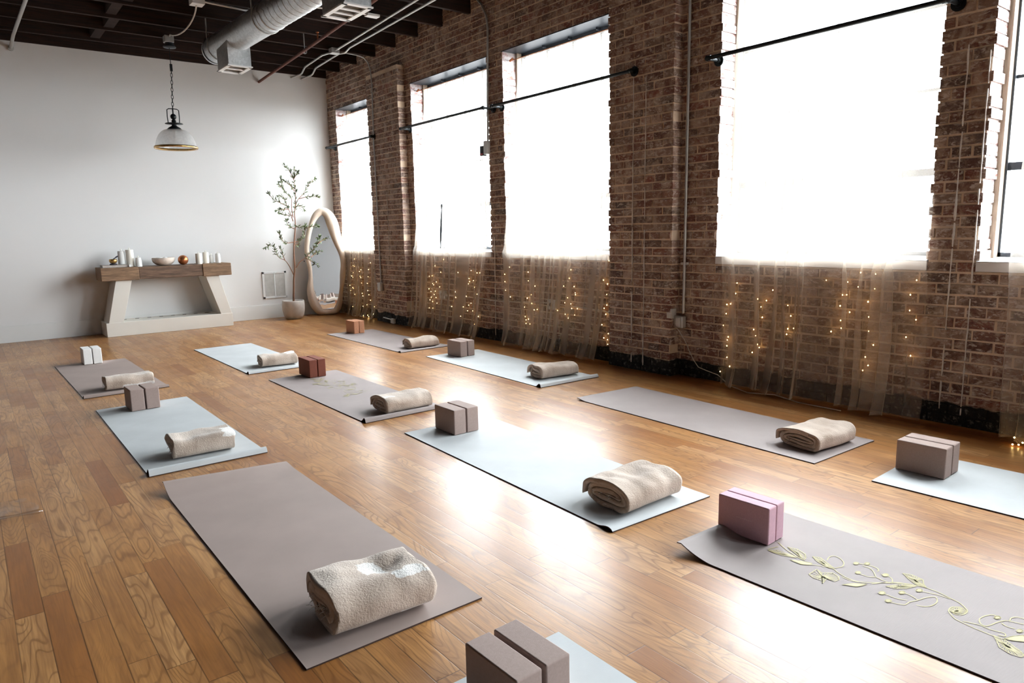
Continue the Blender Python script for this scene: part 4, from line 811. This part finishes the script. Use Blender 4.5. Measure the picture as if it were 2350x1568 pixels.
# gold vine print
def printed(root,dx,dy,zz,m,frac=1.):
    mb=MB()
    for s in STROKES:
        P=smooth([(x+dx,y+dy,zz) for x,y in s],6) if len(s)>2 else [Vector((x+dx,y+dy,zz)) for x,y in s]
        vs=[]
        for i,p in enumerate(P):
            t_=(P[min(i+1,len(P)-1)]-P[max(i-1,0)]); t_.z=0
            if t_.length<1e-6: t_=Vector((1,0,0))
            t_.normalize(); nn=Vector((-t_.y,t_.x,0))*.0016; vs+= [p+nn,p-nn]
        mb.add(vs,[(2*i,2*i+1,2*i+3,2*i+2) for i in range(len(P)-1)])
    for s in PETALS:
        if sum(s[i-1][0]*s[i][1]-s[i][0]*s[i-1][1] for i in range(len(s)))<0: s=s[::-1]
        c=Vector((sum(q[0] for q in s)/len(s)+dx,sum(q[1] for q in s)/len(s)+dy,zz+.0003))
        n=len(s); mid=[Vector((x+dx,y+dy,zz+.0003)) for x,y in s]
        # outline plus hatch lines, so the mat shows between them
        for i in range(n):
            a,b=mid[i],mid[(i+1)%n]; d=(b-a)
            if d.length<1e-6: continue
            nn=Vector((-d.y,d.x,0)).normalized()*.0015; mb.add([a+nn,a-nn,b-nn,b+nn],[(0,1,2,3)])
        if n>6:
            for i in range(n):
                for f in (0,.33,.66):
                    a=mid[i].lerp(mid[(i+1)%n],f); b=c.lerp(mid[0],.25); d=b-a
                    if d.length<1e-4: continue
                    nn=Vector((-d.y,d.x,0)).normalized()*.0011; mb.add([a+nn,a-nn,b-nn,b+nn],[(0,1,2,3)])
        else: mb.add([c]+mid,[(0,1+i,1+(i+1)%n) for i in range(n)])
    r=root; o=mb.build('floral_print',m); o.data.transform(Matrix.Translation(-Vector(r.location))); o.parent=r
    return o
printed(m10,0,0,.0066,M['gold']); 
printed(m7,-.06,4.29,.0066,simple('faded_gold_print',(.42,.36,.22),.6,0,.05,30))
# ------------------------------------------------------------------ foam blocks
def block(name,x,y,w,L,h,z,rot,m,lab,grp):
    root=empty(name,(x,y,z),lab,'yoga block',grp,rz=rot)
    mb=MB(); mb.box(-w/2,w/2,-L/2,L/2,0,h); o=mb.build('foam_body',m,bevel=.0055,bevseg=3); o.parent=root
    return root
def pair(x,y,W,rot,m,z,desc,gap=.008,L=.223,h=.152,dyz=0,names=('left','right')):
    w=(W-gap)/2; c,s=math.cos(rot),math.sin(rot)
    for k,side in enumerate(names):
        lx=w/2+k*(w+gap); ly=L/2+(dyz if k else 0)
        block('yoga_block',x+lx*c-ly*s,y+lx*s+ly*c,w,L,h,z,rot,m,desc%side,'paired yoga blocks at the far ends of the mats')
Z=.0068
pair(.822,7.885,.158,.0,M['foam_white'],Z,'white foam yoga block, %s one of the pair on the distant brown mat')
pair(.826,5.480,.188,.03,M['foam_taupe'],Z,'taupe foam block, %s one of the pair on the pale mat at left',gap=.009,L=.21)
pair(2.229,5.70,.146,.0,M['foam_red'],Z,'chestnut red-brown block, %s one of the pair on the faintly printed mat',gap=.006,L=.25)
pair(3.670,7.862,.137,.02,M['cork'],Z,'terracotta cork-coloured block, %s one of the pair near the mirror',gap=.004)
pair(3.714,5.605,.172,.04,M['foam_taupe'],Z,'taupe foam block, %s one of the pair on the pale mat by the curtains',gap=.009)
pair(2.219,3.442,.178,.0,M['foam_taupe'],Z,'taupe foam block, %s one of the pair on the long central pale mat',gap=.009)
pair(3.560,1.257,.178,.03,M['foam_taupe'],Z,'taupe foam block, %s one of the pair on the pale mat at the right edge',gap=.009,h=.150)
pair(2.309,1.402,.114,.045,M['foam_pink'],Z,'pink foam block, %s one of the pair on the gold floral mat',gap=.003,L=.222,h=.149)
pk=[o for o in C.objects if o.name.startswith('yoga_block') and 'pink foam block, left' in o.get('label','')][0]
mb=MB(); rl=random.Random(4)
for i in range(8):
    yy=-.035+i*.0085; hh=rl.choice((.0045,.0045,.0065)); mb.box(-.0282,-.0276,yy-.0026,yy+.0026,.0745,.0745+hh)
o=mb.build('embossed_mark',simple('faint_pink_emboss',(.66,.46,.50),.6)); o.parent=pk; o['label']='faint small embossed lettering'
pair(.934,1.214,.178,.02,M['foam_taupe'],Z,'taupe foam block, %s one of the pair cut off at the bottom edge',gap=.013,L=.217,h=.146)
# ------------------------------------------------------------------ towels
def towel(x,y,Lx,d,h,rot,lab,seed,patches=(),turns=2.7,dents=(),roll=.78,fringe=0,slump=0):
    root=empty('rolled_towel',(x,y,.0066),lab,'towel','rolled beige towels at the near ends of the mats',rz=rot)
    na=int(44*turns); nx=46; pts=[]
    pitch=h/2*.90/(turns-.8)
    def disp(p,edge):
        X,Y,Zz=p; q=Vector((X*6+seed*3.1,Y*6,Zz*6)); k=max(0,Zz/h)
        Zn=Zz+(noise.noise(q)*.018+noise.noise(q*2.7)*.006)*k
        for dx,dyv,r,dep in dents:
            Zn-=dep*math.exp(-((X-dx)**2+(Y-dyv)**2)/(2*r*r))*k**1.5
        Yn=Y+(noise.noise(q+Vector((9,3,1)))*.014+noise.noise(Vector((X*14,seed,Zz*18)))*.004)*(.4+k)
        Yn+=slump*(X/Lx-.5)*k
        Xn=X+(noise.noise(Vector((Y*14,Zz*22,seed*2.)))*.010 if edge else 0)
        return (Xn,Yn,max(Zn,.0008))
    rows=[]
    for layer in (0,1):
        row=[]
        for i in range(na+1):
            rev=turns*i/na; s=max(0,rev-.8)/(turns-.8); tail=max(0,(.30-rev)/.30)*.8*pitch; a=math.radians(200)-2*PI*rev
            off=(pitch*.80)*(.5 if layer==0 else -.5)
            A=d/2-(h/2)*.90*s-pitch*.5+off+tail; B=h/2*(1-.90*s)-pitch*.5+off
            A=max(A,.002);B=max(B,.0015)
            ca,sa=math.cos(a),math.sin(a)
            yy=d/2-A*math.copysign(abs(ca)**(roll if sa>0 else .55*roll+.1),ca); zz=h/2+B*(abs(sa)**.86 if sa>0 else -abs(sa)**.5)
            if a>math.radians(110): yy+=.010*(a-math.radians(110)); zz+=.010*math.sin((a-math.radians(110))*2)
            row.append((yy,max(zz,0),a))
        rows.append(row)
    V=[];P=[]
    for layer in (0,1):
        for j in range(nx+1):
            X=Lx*j/nx
            for i,(yy,zz,a) in enumerate(rows[layer]):
                V.append(disp((X+.006*math.sin(i*.3+seed)*(1 if j in(0,nx) else 0),yy,zz),j in (0,nx)))
                m_=0
                for (x0,x1,a0,a1) in patches:
                    if layer==0 and a>math.radians(-175):
                        q=min(X-x0,x1-X)/.02; w_=min(a-math.radians(a0),math.radians(a1)-a)/.2
                        m_=max(m_,min(1,max(0,.5+.5*min(q,w_)+.35*noise.noise(Vector((X*30,a*3,seed))))))
                P.append(m_)
    n1=na+1; off=(nx+1)*n1; F=[]
    for j in range(nx):
        for i in range(na):
            F.append((j*n1+i,j*n1+i+1,(j+1)*n1+i+1,(j+1)*n1+i)); F.append((off+j*n1+i,off+(j+1)*n1+i,off+(j+1)*n1+i+1,off+j*n1+i+1))
    for i in range(na):
        F.append((i,off+i,off+i+1,i+1)); F.append((nx*n1+i,nx*n1+i+1,off+nx*n1+i+1,off+nx*n1+i))
    for j in range(nx):
        F.append((j*n1,(j+1)*n1,off+(j+1)*n1,off+j*n1))
    mb=MB(); mb.add(V,F,0,True); o=mb.build('towel_cloth',M['towel']); o.parent=root
    at=o.data.attributes.new('patch','FLOAT','POINT'); at.data.foreach_set('value',P)
    if fringe:
        rr=random.Random(seed); mb=MB()
        for q in range(fringe):
            yy=rr.uniform(.35,.95)*d; zz=rr.uniform(.01,h*.55); p=Vector((.002,yy,zz)); d_=Vector((-rr.uniform(.006,.020),rr.uniform(-.008,.012),rr.uniform(-.012,.004)))
            mb.tube([p,p+d_*.5+Vector((0,0,.003)),Vector((p.x+d_.x,p.y+d_.y,max(.001,p.z+d_.z)))],[.0012,.0010,.0005],5)
        f=mb.build('frayed_fringe',M['wax_white']); f.parent=root; f['kind']='stuff'; f['label']='white frayed threads'
    return root
towel(.762,1.868,.332,.262,.134,-.06,'largest beige towel, rolled, with white streaks, on the big brown mat',1,patches=((.225,.335,-75,-28),(.225,.325,52,78),(.15,.21,88,118)),dents=((.20,.15,.035,.022),(.10,.12,.03,.008),(.26,.17,.02,.015)),turns=2.5,fringe=26,slump=-.02)
towel(2.112,1.93,.350,.252,.125,.03,'beige towel folded thick in layers on the long central pale mat',2,dents=((.20,.16,.04,.012),(.07,.18,.02,.012)),turns=2.9,fringe=14,slump=-.02)
towel(3.485,1.83,.350,.245,.108,-.07,'neatly folded beige towel on the mauve-brown mat by the widest curtain',3,turns=3.2,dents=((.24,.12,.05,.015),))
towel(2.142,4.135,.352,.235,.112,-.02,'beige towel with a pinched back fold on the faintly printed mat',4,turns=2.8,dents=((.12,.10,.05,.012),),fringe=12,patches=((.02,.10,70,84),))
towel(3.618,4.262,.365,.200,.108,-.12,'beige towel with open loops at its end, on the pale mat by the curtains',5,turns=2.3,dents=((.06,.12,.03,.012),))
towel(3.600,6.36,.330,.195,.098,-.07,'small rounded towel roll on the farthest mauve-brown mat',6,turns=2.6,roll=1.)
towel(2.076,6.45,.325,.205,.108,-.10,'beige towel with a peaked right end on the distant pale mat',7,turns=2.4,patches=((.24,.33,60,140),),dents=((.16,.1,.05,.012),))
towel(.795,6.355,.350,.200,.104,-.02,'beige towel with a white lower edge on the distant brown mat',8,turns=2.8,patches=((.12,.35,-40,-5),),fringe=10,dents=((.27,.1,.04,.012),))
towel(.797,4.070,.322,.215,.118,-.05,'beige towel with a fluffy white right end on the pale mat at left',9,turns=2.4,patches=((.265,.33,20,100),),fringe=12,slump=-.02,dents=((.10,.10,.05,.008),))
# ------------------------------------------------------------------ plastic wrap
root=empty('plastic_wrap_sheet',(-.15,3.85,0),'crumpled clear plastic sheet lying on the floor at the left edge','plastic sheet')
mb=MB(); mb.grid(lambda u,v:(-.6+.73*u+.02*math.sin(v*5),3.73+.30*v-.05*u*v,.0025+.005*abs(noise.noise(Vector((u*7,v*6,3))))),40,24); part(mb,'film',M['plastic'],root)
mb=MB(); mb.tube([(-.6,3.76,.009),(-.3,3.745,.010),(0,3.735,.010),(.06,3.722,.011),(.105,3.708,.013),(.14,3.702,.014),(.156,3.706,.011)],[.007,.008,.007,.006,.009,.012,.006],8); part(mb,'rolled_edge',M['plastic'],root)
# ------------------------------------------------------------------ hanging strap in the curtain gap
root=empty('blind_cord_strap',(4.56,7.18,1.27),'dark tapered strap hanging in the gap of the split curtain','strap')
mb=MB(); 
zz=[1.54,1.52,1.50,1.40,1.25,1.12,1.02]; ww=[.014,.016,.006,.014,.022,.016,.003]; vs=[]
for z_,w_ in zip(zz,ww):
    yc=7.145+(1.54-z_)*.12; vs+= [(4.535,yc-w_,z_),(4.535,yc+w_,z_),(4.541,yc+w_,z_),(4.541,yc-w_,z_)]
mb.add(vs,[(4*i+k,4*i+(k+1)%4,4*i+4+(k+1)%4,4*i+4+k) for i in range(6) for k in range(4)]); part(mb,'strap_body',M['dsteel'],root)
# ------------------------------------------------------------------ daylight
w=bpy.data.worlds.new('overcast'); SC.world=w; w.use_nodes=True; nt=w.node_tree; bg=nt.nodes['Background']
tc=nt.nodes.new('ShaderNodeTexCoord'); sp=nt.nodes.new('ShaderNodeSeparateXYZ'); nt.links.new(tc.outputs['Generated'],sp.inputs[0]); ma=nt.nodes.new('ShaderNodeMath'); ma.operation='MULTIPLY_ADD'; ma.inputs[1].default_value=.5; ma.inputs[2].default_value=.5; nt.links.new(sp.outputs[2],ma.inputs[0])
rp=nt.nodes.new('ShaderNodeValToRGB'); nt.links.new(ma.outputs[0],rp.inputs[0]); e=rp.color_ramp.elements
e[0].position=.42; e[0].color=(.10,.10,.10,1); e[1].position=.485; e[1].color=(.91,.96,1.,1)
nt.links.new(rp.outputs[0],bg.inputs[0]); bg.inputs[1].default_value=SKY
for y0,y1 in WINS:
    l=bpy.data.lights.new('sky_portal','AREA'); l.shape='RECTANGLE'; l.size=y1-y0+.06; l.size_y=ZH-ZS+.06; l.cycles.is_portal=True
    o=bpy.data.objects.new('sky_portal',l); C.objects.link(o)
    o.matrix_world=Matrix(((0,0,1,4.96),(1,0,0,(y0+y1)/2),(0,1,0,(ZS+ZH)/2),(0,0,0,1)))
# ------------------------------------------------------------------ camera
cam=bpy.data.cameras.new('camera'); co=bpy.data.objects.new('camera',cam); C.objects.link(co); SC.camera=co
f_,pi_,ro_,ya_,h_=1606.224,rd(9.11478),rd(-1.24384),rd(37.81344),1.2285
F_=Vector((math.sin(ya_)*math.cos(pi_),math.cos(ya_)*math.cos(pi_),-math.sin(pi_))); R0_=Vector((math.cos(ya_),-math.sin(ya_),0)); U0_=R0_.cross(F_)
R_=R0_*math.cos(ro_)+U0_*math.sin(ro_); U_=-R0_*math.sin(ro_)+U0_*math.cos(ro_)
co.matrix_world=Matrix(((R_.x,U_.x,-F_.x,0),(R_.y,U_.y,-F_.y,0),(R_.z,U_.z,-F_.z,h_),(0,0,0,1)))
cam.sensor_width=36; cam.sensor_fit='HORIZONTAL'; cam.lens=f_/2350*36; cam.clip_start=.05; cam.clip_end=200
vs_=SC.view_settings; vs_.view_transform='Standard'; vs_.look='None'; vs_.gamma=1; vs_.use_curve_mapping=False; vs_.exposure=EXPO
cy=SC.cycles; cy.adaptive_threshold=.035; cy.max_bounces=8; cy.diffuse_bounces=4; cy.glossy_bounces=4; cy.transparent_max_bounces=24; cy.transmission_bounces=6; cy.sample_clamp_indirect=6; cy.use_denoising=True; cy.caustics_reflective=False; cy.caustics_refractive=False
